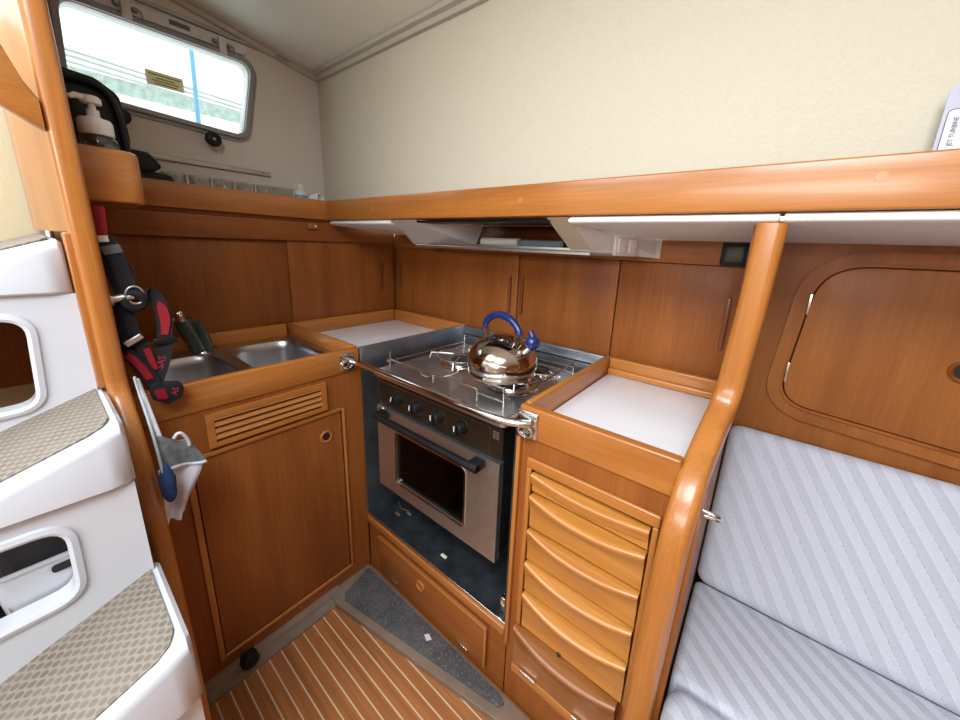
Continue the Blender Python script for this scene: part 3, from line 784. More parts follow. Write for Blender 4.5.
# ------------------------------------------------------------------ crash bar
t = thing('crash_bar', (.87, -.61, .87), 'chrome grab bar across the front of the stove', 'grab bar')
M().tube(smooth_path([(XS + .006, -.604, .882), (XS + .05, -.606, .884), (.70, -.606, .886), (1.05, -.606, .886), (1.15, -.602, .885), (1.200, -.585, .884), (1.222, -.570, .884)], 5), .0095, 14).obj('bar', CHROME, t)
m = M(); m.box(XS + .0055, XS + .010, -.643, -.592, .852, .909, .004); br = m.obj('left_bracket', CHROME, t)
rg = [(-.618 + .017 * math.cos(2 * PI * j / 24), .872 + .013 * math.sin(2 * PI * j / 24)) for j in range(24)]
M().tube(X3(rg, XS + .016), .0045, 8, closed=True).obj('eye', CHROME, br)
m = M(); m.box(1.184, 1.238, YF - .010, YF - .0055, .846, .910, .004); br = m.obj('right_bracket', CHROME, t)
rg = [(1.211 + .018 * math.cos(2 * PI * j / 24), .864 + .013 * math.sin(2 * PI * j / 24)) for j in range(24)]
M().tube(Y3(rg, YF - .016), .0042, 8, closed=True).obj('eye', CHROME, br)
for x in (1.192, 1.230):
    M().lathe([(0, 0), (.0045, 0), (.003, .002), (0, .0022)], (x, YF - .0102, .901), 10, Matrix.Rotation(PI / 2, 4, 'X')).obj('screw', ALU, br)

# ------------------------------------------------------------------ kettle
kc = Vector((.978, -.352, .8855))
t = thing('kettle', kc, 'stainless steel whistling kettle with blue handle on the stove', 'kettle')
M().lathe([(0, 0), (.088, 0), (.102, .003), (.106, .010), (.103, .016), (.108, .022), (.111, .034), (.111, .046), (.107, .062), (.098, .080), (.083, .096), (.062, .109), (.036, .117), (.015, .1195), (0, .120)], kc, 48).obj('body', KETST, t)
M().lathe([(0, .1195), (.034, .1185), (.036, .121), (.030, .1245), (.006, .126), (0, .126)], kc, 32).obj('lid', KETST, t)
sd = Vector((.97, -.15, 0)).normalized()
def kp(a, z, s=0.): return kc + sd * a + Vector((-sd.y, sd.x, 0)) * s + Vector((0, 0, z))
M().tube([kp(.060, .074), kp(.086, .096), kp(.110, .120)], [.022, .020, .018], 18).obj('spout', KETST, t)
sc_ = M().tube([kp(.108, .118), kp(.113, .123), kp(.121, .131), kp(.127, .137), kp(.130, .140)], [.0185, .0205, .020, .015, .007], 18).obj('spout_cap', BLUE, t)
M().tube([kp(.118, .134), kp(.113, .148), kp(.106, .157)], [.010, .009, .007], 12).obj('cap_lever', BLUE, sc_)
for a in (-.066, .052):
    M().ribbon([kp(a * 1.0, .088 if a < 0 else .100), kp(a * 1.2, .145)], .018, (-sd.y, sd.x, 0), .005).obj('handle_strap', WIRE, t)
hp = smooth_path([kp(-.084, .128), kp(-.078, .154), kp(-.048, .178), kp(-.010, .185), (kp(.032, .175)), kp(.060, .152), kp(.068, .136)], 4)
n = len(hp); rr = [.0085 + .0022 * math.sin(i / (n - 1) * PI) + (.0013 if (i % 2 and i < n * .7) else 0) for i in range(n)]
M().tube(hp, rr, 14).obj('handle_grip', BLUE, t)

# ------------------------------------------------------------------ drawer cabinet
t = thing('drawer_cabinet', (1.36, -.55, 0), 'teak cabinet with a stack of curved drawers right of the stove', 'cabinet')
m = M()
m.box(X2 + .001, 1.228, YF, YF + .02, 0, ZFB); m.box(1.502, 1.522, YF, YF + .02, 0, ZFB)
m.box(1.228, 1.502, YF, YF + .02, .768, ZFB); m.box(1.228, 1.502, YF, YF + .02, 0, .135)
m.box(1.228, 1.502, YF + .025, YF + .03, .135, .768)
m.box(X2 - .001, X2 + .012, YF + .0205, -.04, 0, ZFB)
m.obj('carcass', VZ, t)
m = M()
m.box(1.217, 1.513, YF - .010, YF - .0005, .770, .797, .004); m.obj('top_bead', WX, t)
M().box(1.217, 1.2305, YF - .009, YF - .0005, .300, .7695, .003).obj('left_stile', WZ, t)
M().box(1.5005, 1.512, YF - .009, YF - .0005, .300, .7695, .003).obj('right_stile', WZ, t)
M().box(X2 - .001, X2 + .010, YF - .010, YF - .0005, .20, ZFB - .001, .002).obj('edge_bead', WZ, t)
def drawer_front(x0, x1, z0, z1, bow, mat, name, lip=.012):
    NX = 14; rings = []
    for i in range(NX + 1):
        u = i / NX; x = x0 + (x1 - x0) * u
        s = 1 - (2 * u - 1) ** 2
        out = .006 + bow * s; dz = -.010 * s
        yb = YF + .016; f = YF - .004
        rings.append([(x, yb, z0), (x, f, z0), (x, f - .001, z0 + (z1 - z0) * .45), (x, f - .003 - out * .35, z1 - lip - .016 + dz), (x, f - .003 - out, z1 - lip + dz),
                      (x, f - .005 - out, z1 - lip * .5 + dz), (x, f - .003 - out, z1 - .002 + dz), (x, f + .001 - out * .7, z1 + dz), (x, f + .004, z1 - .002 + dz * .3), (x, yb, z1 - .002)])
    return M().loops(rings).obj(name, mat, t, smooth=60)
for z0, z1, b in ((.712, .762, .006), (.612, .703, .014), (.515, .606, .015), (.418, .509, .016), (.300, .412, .017)):
    drawer_front(1.234, 1.497, z0, z1, b, DX, 'drawer')
f = drawer_front(1.215, 1.490, .148, .285, .018, wood('teak_flap_x', (.28, .095, .022), (.43, .165, .040), 0, .35, .2), 'bottom_flap', .014)
M().lathe([(0, 0), (.006, 0), (.004, .004), (0, .004)], (1.345, YF - .0045, .300), 12, Matrix.Rotation(PI / 2, 4, 'X')).obj('keyhole_plate', IRON, t)
for x in (1.265, 1.42):
    M().box(x - .025, x + .025, YF - .012, YF - .0062, .1485, .156, .001).obj('hinge', BRASS, f)
M().box(1.212, 1.50, YF - .006, YF - .0005, .118, .1465, .002).obj('base_bead', WX, t)

t = thing('drawer_worktop', (1.36, -.3, .85), 'teak surround with raised edges around the right-hand white worktop', 'worktop')
M().box(X2, 1.528, YF - .005, YF + .018, ZFB, ZC, .005).obj('front_fiddle', WX, t)
M().box(X2, X2 + .0175, YF + .0185, -.0125, ZFB - .0, ZC, .004).obj('side_fiddle', WY, t)

# ------------------------------------------------------------------ right bulkhead with its curved edge post
t = thing('right_bulkhead', (1.555, -.3, 0), 'teak bulkhead between galley and settee with a thick curved edge post', 'bulkhead')
poly = [(-.02, 0), (-.02, 1.31), (-.335, 1.333), (-.345, 1.0), (-.40, .955), (-.55, .88), (-.60, .80), (-.60, 0)]
M().prism(poly, 'x', 1.549, 1.5725).obj('panel', VZ, t)
path = smooth_path([(1.578, -.372, 1.333), (1.574, -.372, 1.18), (1.569, -.372, 1.07), (1.566, -.377, 1.005), (1.560, -.405, .962), (1.553, -.475, .925), (1.548, -.545, .890), (1.545, -.592, .835),
                    (1.543, -.610, .765), (1.541, -.615, .62), (1.538, -.615, .3), (1.536, -.615, .0)], 6)
def prof(w, d): return rpoly([(-w, -d), (w, -d), (w, d), (-w, d)], .016, 4)
M().sweep(path, prof(.0235, .026), (1, 0, 0)).obj('edge_post', WZ, t)
h = M().tube(smooth_path([(1.5735, -.590, .862), (1.590, -.592, .862), (1.598, -.585, .855), (1.596, -.575, .846), (1.576, -.572, .842)], 4), .004, 10).obj('chrome_hook', CHROME, t)

# ------------------------------------------------------------------ locker behind the settee
zl = .60
dpts = [(1.697, .885), (2.09, .845), (2.09, 1.258), (1.715, 1.258), (1.668, .96)]
dpts = [(1.662, .903), (2.12, .868), (2.12, 1.262), (1.686, 1.259)]
dr_ = rpoly(dpts, [.070, .085, .085, .095], 8); YL = -.030
struct(M().ringplate(Y3(to_rect(offpoly(dr_, .003), 1.574, 4., zl, 1.318), YL), Y3(offpoly(dr_, .003), YL), (0, .02, 0)).obj('wall_locker_panel', VLOCK))
t = thing('locker_door', (1.9, YL, .86), 'rounded teak locker door in the panel above the settee back', 'locker door')
M().loops([Y3(dr_, YL - .003), Y3(dr_, YL + .014)], b=.002).obj('panel', VLOCK, t)
M().lathe([(.0, 0), (.016, 0), (.016, .002), (.021, .007), (.025, .003), (.025, 0)], (1.948, YL - .003, 1.055), 28, Matrix.Rotation(PI / 2, 4, 'X')).obj('finger_ring', VX, t)
M().lathe([(0, 0), (.0155, 0), (.0155, .0022), (0, .0024)], (1.948, YL - .0032, 1.055), 24, Matrix.Rotation(PI / 2, 4, 'X')).obj('finger_hole', DARK, t)
for (x, z) in ((1.6765, 1.165), (1.666, .985)):
    M().box(x - .002, x + .004, YL - .009, YL - .0032, z - .026, z + .026, .001).obj('hinge', BRASS, t)
o1 = offpoly(dr_, .035); o2 = offpoly(dr_, .010)
tag(M().ringplate(Y3(o1, YL - .009), Y3(o2, YL - .009), (0, .0085, 0)).obj('locker_moulding', VLOCK), 'raised teak moulding framing the rounded locker door', 'moulding')
o = M().box(1.574, 4., -.062, -.031, .745, .800, .004).obj('trim_5', WX); struct(o)

# ------------------------------------------------------------------ settee
def cushion(name, lx, ly, lz, r, mat, xf, label, puff=.012):
    m = M(); m.box(-lx / 2, lx / 2, -ly / 2, ly / 2, -lz / 2, lz / 2, r, 5)
    bmesh.ops.subdivide_edges(m.bm, edges=[e for e in m.bm.edges if e.calc_length() > .15], cuts=6, use_grid_fill=True)
    for v in m.bm.verts:
        a = max(0, 1 - (2 * v.co.x / lx) ** 2); b = max(0, 1 - (2 * v.co.y / ly) ** 2)
        v.co.z += math.copysign(puff * (a ** .5) * (b ** .5), v.co.z) if abs(v.co.z) > lz * .3 else 0
    o = m.obj(name, mat, None, xf); return tag(o, label, 'cushion')
top = Vector((0, -.120, .840)); bot = Vector((0, -.306, .476))
ey = (top - bot); L = ey.length; ey.normalize(); ez = Vector((1, 0, 0)).cross(ey)
c = (top + bot) / 2 - ez * .055 + Vector((1.5755 + .80, 0, 0))
cushion('settee_back_cushion', 1.60, L + .004, .10, .026, FAB_BACK, frame(c, (1, 0, 0), ey), 'pale grey ribbed back cushion leaning below the locker', .006)
cushion('settee_seat_cushion', 1.60, .281, .10, .016, FAB_SEAT, frame((2.3765, -.4185, .414), (1, 0, 0), (0, 1, 0)), 'pale grey ribbed seat cushion against the leaning back cushion', .004)
cushion('settee_front_cushion', 1.60, .30, .11, .035, FAB_SEAT, frame((2.3765, -.712, .414), (1, 0, 0), (0, 1, 0)), 'pale grey ribbed front seat cushion nearest the floor', .006)
o = M().box(1.5745, 3.3, -.86, -.06, 0, .355, .004).obj('settee_bench', SADDLE); tag(o, 'teak settee base under the pale seat cushions', 'settee')

# ------------------------------------------------------------------ sole wedge with rubber mat
t = thing('sole_wedge', (.8, -.63, 0), 'brown grey wedge board in the floor corner with a dark rubber mat', 'floor wedge')
wp = [(XS + .002, YF - .014), (XS + .002, -.690), (.545, -.732), (.580, -.739), (1.53, -.575), (1.53, YF - .014)]
M().prism(wp, 'z', .0005, .020, .002).obj('board', RUBBERF, t)
mp = rpoly([(.545, -.582), (.575, -.700), (.600, -.713), (1.205, -.607), (1.215, -.590), (1.19, -.580)], [.01, .01, .01, .008, .006, .004], 4)
M().prism(mp, 'z', .0205, .0255, .001).obj('rubber_mat', RUBBER, t)
M().prism([(.905, -.612), (.925, -.620), (.934, -.606), (.914, -.600)], 'z', .0257, .0268).obj('white_mark', PAPER, t)

t = thing('floor_plug', (.575, -1.0, .01), 'small black round fitting at the foot of the sink cabinet', 'fitting')
M().lathe([(0, 0), (.021, 0), (.024, .006), (.024, .022), (.020, .026), (0, .026)], (.553, -1.0, .040), 20, Matrix.Rotation(PI / 2, 4, 'Y')).obj('cap', BLACK, t)
M().box(.556, .574, -1.007, -.993, .062, .070, .003).obj('tab', BLACK, t)
M().box(.5475, .5528, -1.018, -.982, .024, .060, .002).obj('mount', BLACK, t)

# ------------------------------------------------------------------ left bulkhead and post
t = thing('left_bulkhead', (.3, -1.148, 0), 'teak bulkhead beside the companionway steps ending in a tall rounded post', 'bulkhead')
M().prism([(XW - .045, 0), (.57, 0), (.57, 2.105), (XW - .045, 2.105)], 'y', -1.1605, -1.1295).obj('panel', VZ, t)
M().prism([(.578, -1.1615), (.38, -1.193), (-.12, -1.193), (-.12, -1.161), (.565, -1.161)], 'z', 1.268, 2.10, .002).obj('cheek_board', WZ, t)
path = smooth_path([(.578, -1.1465, 2.10), (.578, -1.1465, 1.5), (.578, -1.1465, 1.05), (.580, -1.146, .965), (.605, -1.145, .915), (.640, -1.144, .86), (.665, -1.143, .79), (.690, -1.141, .6), (.708, -1.140, .3), (.715, -1.140, .0)], 6)
M().sweep(path, rpoly([(-.0165, -.026), (.0165, -.026), (.0165, .026), (-.0165, .026)], .012, 4), (0, 1, 0)).obj('edge_post', WZ, t)
M().prism([(.5705, 0), (.690, 0), (.675, .55), (.650, .78), (.60, .89), (.5705, .94)], 'y', -1.156, -1.1300).obj('lower_web', VZ, t)
M().box(.552, .593, -1.1722, -1.158, .970, 1.2675, .003).obj('inner_batten', WZ, t)
t = thing('grab_handle', (.6, -1.25, 1.45), 'curved teak grab handle joining the left post above the steps', 'grab handle')
m = M(); rings = []
for y, zt_, zb_2, x in ((-1.1640, 1.480, 1.432, .590), (-1.176, 1.502, 1.438, .592), (-1.190, 1.5475, 1.448, .594), (-1.210, 1.552, 1.462, .596), (-1.235, 1.572, 1.480, .598), (-1.28, 1.60, 1.507, .60), (-1.36, 1.63, 1.54, .60)):
    pr = rpoly([(x - .016, zb_2), (x + .016, zb_2), (x + .016, zt_), (x - .016, zt_)], .010, 4)
    rings.append([(p[0], y, p[1]) for p in pr])
m.loops(rings); m.obj('handle_bar', WY, t)

# ------------------------------------------------------------------ companionway steps
t = thing('companionway_steps', (.6, -1.5, 0), 'white moulded companionway steps with canted ends at the left', 'steps')
YI = -1.95
def cant(ztop, y, yc=-1.40, k=.38):
    # height of the tread at y: ends tilt up outboard, flat in the middle
    a = max(0, (y - (-1.40))); b = max(0, (-1.72 - y))
    return ztop + k * (a + b)
def step(xb, xf, zflat, zlip, pad_xb, pad_xf, YR):
    m = M(); rings = []
    ys = [YR, YR - .006, YR - .03, -1.25, -1.32, -1.40, -1.55, -1.72, -1.85, YI]
    for i, y in enumerate(ys):
        z = cant(zflat, y); ins = .014 if i == 0 else (.006 if i == 1 else 0)
        zt = z - (.010 if i == 0 else (.002 if i == 1 else 0))
        x1 = xf - ins
        rings.append([(xb, y, zlip), (x1 - .004, y, zlip), (x1 + .001, y, zlip + .004), (x1, y, zt - .02), (x1 - .003, y, zt - .008), (x1 - .010, y, zt - .001), (x1 - .018, y, zt), (xb, y, zt)])
    m.loops(rings); tr = m.obj('tread', GRP, t)
    m = M(); rings = []
    ys = [YR - .014, YR - .018, YR - .024, YR - .04, -1.25, -1.32, -1.40, -1.55, -1.70]
    for i, y in enumerate(ys):
        z = cant(zflat, y); ins = (.030, .018, .008, 0)[i] if i < 3 else 0
        x1 = pad_xf - ins
        rings.append([(pad_xb, y, z + .0004), (x1, y, z + .0004), (x1, y, z + .003), (x1 - .002, y, z + .004), (pad_xb, y, z + .004)])
    m.loops(rings); m.obj('tread_pad', TREAD, tr)
    return tr
K = .38; d0 = (-1.1685 + 1.40) * K
step(.775, 1.003, .668 - d0, .552, .782, .985, -1.1555)
step(.560, .803, .966 - d0, .856, .567, .785, -1.1625)
step(-.115, .585, 1.262 - d0, 1.158, -.10, .567, -1.1745)
def riser(x, z0, z1, hole, YR, name='riser'):
    inner = rpoly(hole, .030, 6)
    m = M(); m.ringplate(X3(to_rect(inner, YI, YR, z0, z1), x), X3(inner, x), (-.012, 0, 0)); o = m.obj(name, GRP, t)
    ro = offpoly(inner, .013)
    lo, li = X3(ro, x + .0004), X3(offpoly(inner, -.001), x + .0004)
    m = M(); m.loops([lo, X3(offpoly(inner, .011), x + .005), X3(offpoly(inner, .004), x + .007), X3(offpoly(inner, -.001), x + .004), X3(offpoly(inner, -.001), x - .03), X3(offpoly(inner, .002), x - .03)], closed_path=True)
    m.obj('opening_rim', GRP, o)
    return o
riser(.792, .60, .8555, [(-1.60, .680), (-1.254, .693), (-1.250, .818), (-1.60, .828)], -1.165)
riser(.575, .90, 1.1575, [(-1.56, .940), (-1.248, .957), (-1.238, 1.115), (-1.56, 1.135)], -1.1725)
M().box(.958, .972, YI, -1.157, 0, .5515).obj('riser', GRP, t)
# hollow behind the openings
M().box(.565, .778, YI + .01, -1.18, .585, .592).obj('locker_floor', GRPIN, t)
M().box(.5755, .585, YI + .01, -1.18, .593, .8545).obj('locker_back', GRPIN, t)
M().box(.20, .21, YI + .01, -1.185, .90, 1.155).obj('engine_box_panel', VZ, t)
# bin in the step locker
t = thing('storage_bin', (.70, -1.31, .592), 'grey white plastic bin inside the opening under the middle step', 'bin')
bo = rpoly(rect(.605, .762, -1.335, -1.232), .016, 4); bi = offpoly(bo, -.010)
bb = offpoly(bo, -.016)
m = M(); m.loops([Z3(offpoly(bb, -.003), .5955), Z3(bb, .5925), Z3(bo, .752), Z3(offpoly(bo, .003), .752), Z3(offpoly(bo, .003), .756), Z3(offpoly(bo, -.003), .756), Z3(offpoly(bb, -.004), .600)])
m.obj('body', BINM, t)
ho = rpoly(rect(-1.275, -1.245, .728, .742), .006, 4)
m = M(); m.loops([X3(ho, .7625), X3(ho, .7632)]); m.obj('hand_slot', DARK, t)
t = thing('storage_box', (.70, -1.38, .592), 'pale grey box at the left edge inside the middle step opening', 'bin')
bo = rpoly(rect(.61, .745, -1.47, -1.345), .012, 4)
m = M(); m.loops([Z3(offpoly(bo, -.010), .5925), Z3(bo, .715), Z3(offpoly(bo, -.003), .715), Z3(offpoly(bo, -.012), .600)]); m.obj('body', BINM, t)

# ------------------------------------------------------------------ things on the shelves
t = thing('soap_bottle', (.40, -1.085, 1.4053), 'clear soap bottle with white pump on the rounded ledge', 'bottle')
sc0 = Vector((.415, -1.083, 1.4055))
M().lathe([(0, 0), (.028, 0), (.031, .004), (.031, .045), (.029, .056), (.024, .062), (0, .062)], sc0, 28).obj('bottle', SOAPG, t)
M().lathe([(0, .0625), (.026, .0625), (.027, .066), (.027, .088), (.024, .094), (.014, .096), (.010, .100), (.010, .112), (0, .112)], sc0, 28).obj('pump_collar', PUMPW, t)
pm = M(); pm.lathe([(0, .112), (.006, .112), (.006, .122), (.016, .124), (.016, .134), (.012, .138), (0, .138)], sc0, 20)
pm.tube([sc0 + Vector((0, 0, .131)), sc0 + Vector((.010, -.022, .132)), sc0 + Vector((.014, -.032, .126))], [.007, .006, .004], 10)
pm.obj('pump_head', PUMPW, t)
# black bag behind
t = thing('black_bag', (.22, -1.07, 1.405), 'black bag with a carrying loop standing behind the soap bottle', 'bag')
bp = rpoly([(-1.126, 1.4055), (-1.020, 1.4055), (-1.008, 1.50), (-1.014, 1.595), (-1.050, 1.622), (-1.126, 1.63)], [.004, .01, .03, .025, .03, .004], 5)
M().prism(bp, 'x', .17, .26, .012).obj('bag_body', BLACK, t)
M().tube(smooth_path([(.264, -1.110, 1.605), (.270, -1.060, 1.606), (.270, -1.030, 1.580), (.268, -1.020, 1.50), (.265, -1.022, 1.42)], 5), .007, 10).obj('strap', BLACK, t)
# black pouch on the aft shelf
t = thing('black_pouch', (-.06, -.92, 1.3625), 'black pouch with flap on the aft shelf left of the glasses', 'pouch')
m = M(); m.box(-.115, -.010, -1.00, -.872, 1.3625, 1.462, .022, 4); m.obj('pouch_body', BLACK, t)
m = M(); m.prism(rpoly([(-.995, 1.450), (-.920, 1.462), (-.895, 1.480), (-.925, 1.520), (-.995, 1.525)], .012, 4), 'x', -.10, -.03, .008); m.obj('pouch_flap', BLACK, t)
# tumblers in a row, copied
GL = [(-.865, 'first tumbler on the aft shelf, right beside the black pouch'), (-.795, 'second tumbler on the aft shelf counting from the black pouch'), (-.725, 'third tumbler on the aft shelf counting from the black pouch'),
      (-.655, 'fourth tumbler in the row on the aft shelf'), (-.585, 'second to last tumbler in the shelf row, nearer the corner'), (-.515, 'last tumbler in the shelf row, nearest the blue capped bottle')]
tg = M().lathe([(0, 0), (.026, 0), (.028, .003), (.033, .108), (.0315, .108), (.0265, .008), (0, .008)], (-.06, GL[0][0], 1.3625), 28).obj('tumbler', TUMB)
tag(tg, 'clear glass ' + GL[0][1], 'glass', 'tumblers on the aft shelf')
for y, lab in GL[1:]:
    c_ = tg.copy(); COL.objects.link(c_); c_.location.y = y; c_['label'] = 'clear glass ' + lab
t = thing('small_bottle', (-.06, -.452, 1.3625), 'small white bottle with light blue band at the shelf corner', 'bottle')
b0 = Vector((-.05, -.452, 1.3625))
M().lathe([(0, 0), (.024, 0), (.026, .004), (.026, .060), (0, .060)], b0, 24).obj('bottle_body', PUMPW, t)
M().lathe([(.0263, .060), (.0263, .088), (.020, .0885), (0, .0886)], b0, 24).obj('blue_band', CYAN, t)
M().lathe([(.026, .0888), (.026, .102), (.014, .106), (.012, .110), (.014, .114), (.014, .128), (.010, .133), (0, .133)], b0, 24).obj('cap', BONE, t)
t = thing('white_cup', (-.05, -.395, 1.3625), 'small white cup lying on its side at the shelf corner', 'cup')
cm = Matrix.Rotation(PI / 2 - .15, 4, 'Y') @ Matrix.Rotation(-.5, 4, 'X')
M().lathe([(0, -.022), (.020, -.022), (.027, .022), (.0235, .024), (.017, -.016), (0, -.016)], (-.03, -.398, 1.438), 24, cm).obj('cup_body', PUMPW, t)
M().box(-.055, -.012, -.422, -.376, 1.3625, 1.412, .003).obj('cup_holder', BONE, t)
# card on the outboard shelf
t = thing('instruction_card', (1.79, -.33, 1.367), 'white instruction card leaning on the outboard shelf at right', 'card')
cmx = frame((1.812, -.337, 1.462), Vector((1, .0, .0)), (0, .08, 1))
M().prism(rpoly([(-.062, -.0945), (.075, -.0945), (.075, .068), (-.060, .068)], .004, 3), 'z', -.0015, .0, 0).obj('card_sheet', PAPERB, t, cmx)
pp = rpoly([(-.0575, -.088), (.07, -.088), (.07, .036), (-.0565, .036)], .008, 4)
M().prism(pp, 'z', .0003, .0008).obj('printed_panel', PAPER, t, cmx)
M().ringplate(Z3(pp, .0009), Z3(offpoly(pp, -.0011), .0009), (0, 0, .0003)).obj('panel_border', INK, t, cmx)
text_part('card_title', 'JET TURBINE', .0072, INK, t, cmx @ Matrix.Translation((-.046, .004, .0012)) @ Matrix.Rotation(PI / 2, 4, 'Z'))
text_part('card_subtitle', 'instructions', .0048, INK, t, cmx @ Matrix.Translation((-.037, .008, .0012)) @ Matrix.Rotation(PI / 2, 4, 'Z'))
M().box(-.0315, -.0305, -.085, .028, .0009, .0012).obj('rule_line', INK, t, cmx)

# ------------------------------------------------------------------ harness on its peg, cloth, hoses
t = thing('coat_peg', (.56, -1.12, 1.14), 'short steel peg on the left post that carries the harness', 'peg')
M().tube([(.560, -1.1295, 1.139), (.560, -1.094, 1.144)], .0078, 16).obj('peg_rod', STEEL, t)
M().tube([(.560, -1.1294, 1.139), (.560, -1.1255, 1.1395)], .013, 16).obj('peg_flange', STEEL, t)
t = thing('safety_harness', (.56, -1.08, .90), 'black and red webbing safety harness hanging from the peg by the sink', 'harness')
xh = .560
def H(y, z, x=xh): return Vector((x, y, z))
WD = Vector((.25, .97, .1))
def strap(pts, w, mat, name, n=5, th=.003, wd=None):
    p = smooth_path(pts, n); return M().ribbon(p, w, wd or WD, th).obj(name, mat, t)
strap([H(-1.117, 1.318), H(-1.119, 1.285), H(-1.120, 1.256)], .016, RED, 'red_loop')
strap([H(-1.120, 1.264), H(-1.119, 1.252)], .014, BONE, 'white_tab', 2, .006)
strap([H(-1.117, 1.262), H(-1.106, 1.213), H(-1.100, 1.170), H(-1.096, 1.140, .564)], .026, WEBB, 'upper_strap')
strap([H(-1.122, 1.250, .552), H(-1.118, 1.208, .552), H(-1.113, 1.170, .552), H(-1.108, 1.140, .554)], .020, WEBB, 'upper_strap')
strap([H(-1.113, 1.246, .5605), H(-1.109, 1.230, .5605)], .028, WEBG, 'reflective_band', 3, .007)
ring = [Vector((.566, -1.092 + .014 * math.cos(a), 1.146 + .018 * math.sin(a))) for a in [2 * PI * k / 24 for k in range(24)]]
M().tube(ring, .0022, 8, closed=True).obj('metal_ring', ALU, t)
ring = [Vector((.562 + .003 * math.sin(a * 2), -1.094 + .014 * math.cos(a), 1.134 + .016 * math.sin(a))) for a in [2 * PI * k / 24 for k in range(24)]]
M().tube(ring, .0085, 8, closed=True).obj('webbing_knot', WEBB, t)
strap([H(-1.082, 1.146), H(-1.070, 1.149), H(-1.060, 1.136), H(-1.054, 1.112), H(-1.052, 1.085), H(-1.058, 1.046)], .026, WEBB, 'right_strap', wd=Vector((.25, .97, .25)))
strap([H(-1.056, 1.128, .563), H(-1.053, 1.110, .5635), H(-1.052, 1.085, .5635), H(-1.057, 1.055, .5635)], [.004, .008, .011, .014, .016, .0165, .017, .017, .017, .017, .016, .015, .014, .013, .012, .011], RED, 'red_stripe')
M().box(.5545, .568, -1.078, -1.038, 1.034, 1.049, .003).obj('buckle', BLACK, t)
strap([H(-1.058, 1.040), H(-1.064, 1.015), H(-1.074, .985), H(-1.089, .950)], .030, WEBB, 'lower_strap')
strap([H(-1.106, 1.125, .553), H(-1.104, 1.073, .554), H(-1.094, 1.026, .556), H(-1.088, .985, .558), H(-1.085, .945, .560)], .020, WEBB, 'left_strap')
strap([H(-1.113, 1.130, .548), H(-1.116, 1.085, .548), H(-1.117, 1.040, .548), H(-1.112, 1.010, .548)], .030, WEBB, 'inner_strap')
strap([H(-1.090, 1.030, .563), H(-1.086, 1.005, .563), H(-1.083, .980, .563)], .011, RED, 'red_stripe')
strap([H(-1.123, 1.026, .560), H(-1.113, 1.012, .561), H(-1.102, .990, .562), H(-1.092, .962, .563), H(-1.082, .930, .564)], .024, WEBB, 'cross_strap', wd=Vector((.25, .75, .6)))
strap([H(-1.122, 1.022, .5635), H(-1.112, 1.008, .5645), H(-1.102, .986, .5655), H(-1.094, .962, .5665)], .013, RED, 'red_stripe', wd=Vector((.25, .75, .6)))
M().box(-.016, .016, -.006, .006, -.003, .003, .002).obj('buckle', STEEL, t, frame((.5655, -1.107, 1.052), (0, .85, .5), (0, -.5, .85)))
lp = rpoly([(-1.100, .942), (-1.088, .950), (-1.046, .944), (-1.040, .925), (-1.047, .905), (-1.072, .895), (-1.096, .912)], .010, 4)
M().prism(lp, 'x', .556, .568, .003).obj('bottom_loop', WEBB, t)
M().prism(rpoly([(-1.094, .936), (-1.074, .934), (-1.070, .908), (-1.088, .912)], .004, 3), 'x', .5682, .5690).obj('red_patch', RED, t)
text_part('red_lettering', 'AS', .016, REDT, t, frame((.5692, -1.057, .923), (0, .35, .94), (0, -.94, .35)))
text_part('red_lettering', 'SAS', .019, REDT, t, frame((.5632, -1.071, .994), (0, .33, .94), (0, -.94, .33)))

# hoses and cloth hanging from the post
def hose(pts, r, mat, label):
    tag(M().tube(smooth_path(pts, 6), r, 8).obj('hose', mat), label, 'hose')
hose([(.640, -1.1245, .995), (.645, -1.1225, .955), (.678, -1.1205, .900), (.700, -1.120, .855), (.712, -1.1195, .800), (.712, -1.1185, .765)], .0024, TUBE, 'thin pale blue hose hanging close beside the left post')
hose([(.625, -1.1205, .985), (.632, -1.1165, .950), (.660, -1.113, .905), (.676, -1.110, .870), (.678, -1.108, .850)], .0042, CLOTHW, 'thicker whitish cord hanging beside the left post above the cloth')
t = thing('hanging_cloth', (.665, -1.07, .66), 'white cloth with grey knit top hanging beside the left post', 'cloth')
def clothpatch(nu, nv, f, mat, name, th=.004):
    m = M(); bm = m.bm
    A = [[bm.verts.new(f(i / nu, j / nv)) for i in range(nu + 1)] for j in range(nv + 1)]
    for j in range(nv):
        for i in range(nu): bm.faces.new((A[j][i], A[j][i + 1], A[j + 1][i + 1], A[j + 1][i]))
    bmesh.ops.recalc_face_normals(bm, faces=bm.faces)
    bmesh.ops.solidify(bm, geom=bm.faces[:], thickness=th)
    return m.obj(name, mat, t, smooth=80)
XC = .672
# corners on the plane x=XC: left edge hugs the post, right edge spreads at the top
def f_white(u, v):
    yl = -1.122 - .002 * v; yr = -1.046 - .046 * v
    y = yl + (yr - yl) * u
    z = (.797 - .006 * u + .006 * math.sin(u * 6)) * (1 - v) + (.668 + .006 * u + .003 * math.sin(u * 9)) * v
    x = XC + .007 * math.sin(u * 9 + v * 2) * (.4 + v) + .005 * math.sin(v * 6)
    return (x, y, z)
def f_grey(u, v):
    yl = -1.120; yr = -1.068 + .022 * v; y = yl + (yr - yl) * u
    z = (.876 - .030 * u + .004 * math.sin(u * 7)) * (1 - v) + (.797 - .006 * u + .006 * math.sin(u * 6)) * v
    x = XC + .008 + .009 * math.sin(u * 7) * (.3 + .7 * v)
    return (x, y, z)
clothpatch(18, 16, f_white, CLOTHW, 'white_skirt')
clothpatch(18, 10, f_grey, CLOTHG, 'knit_top')
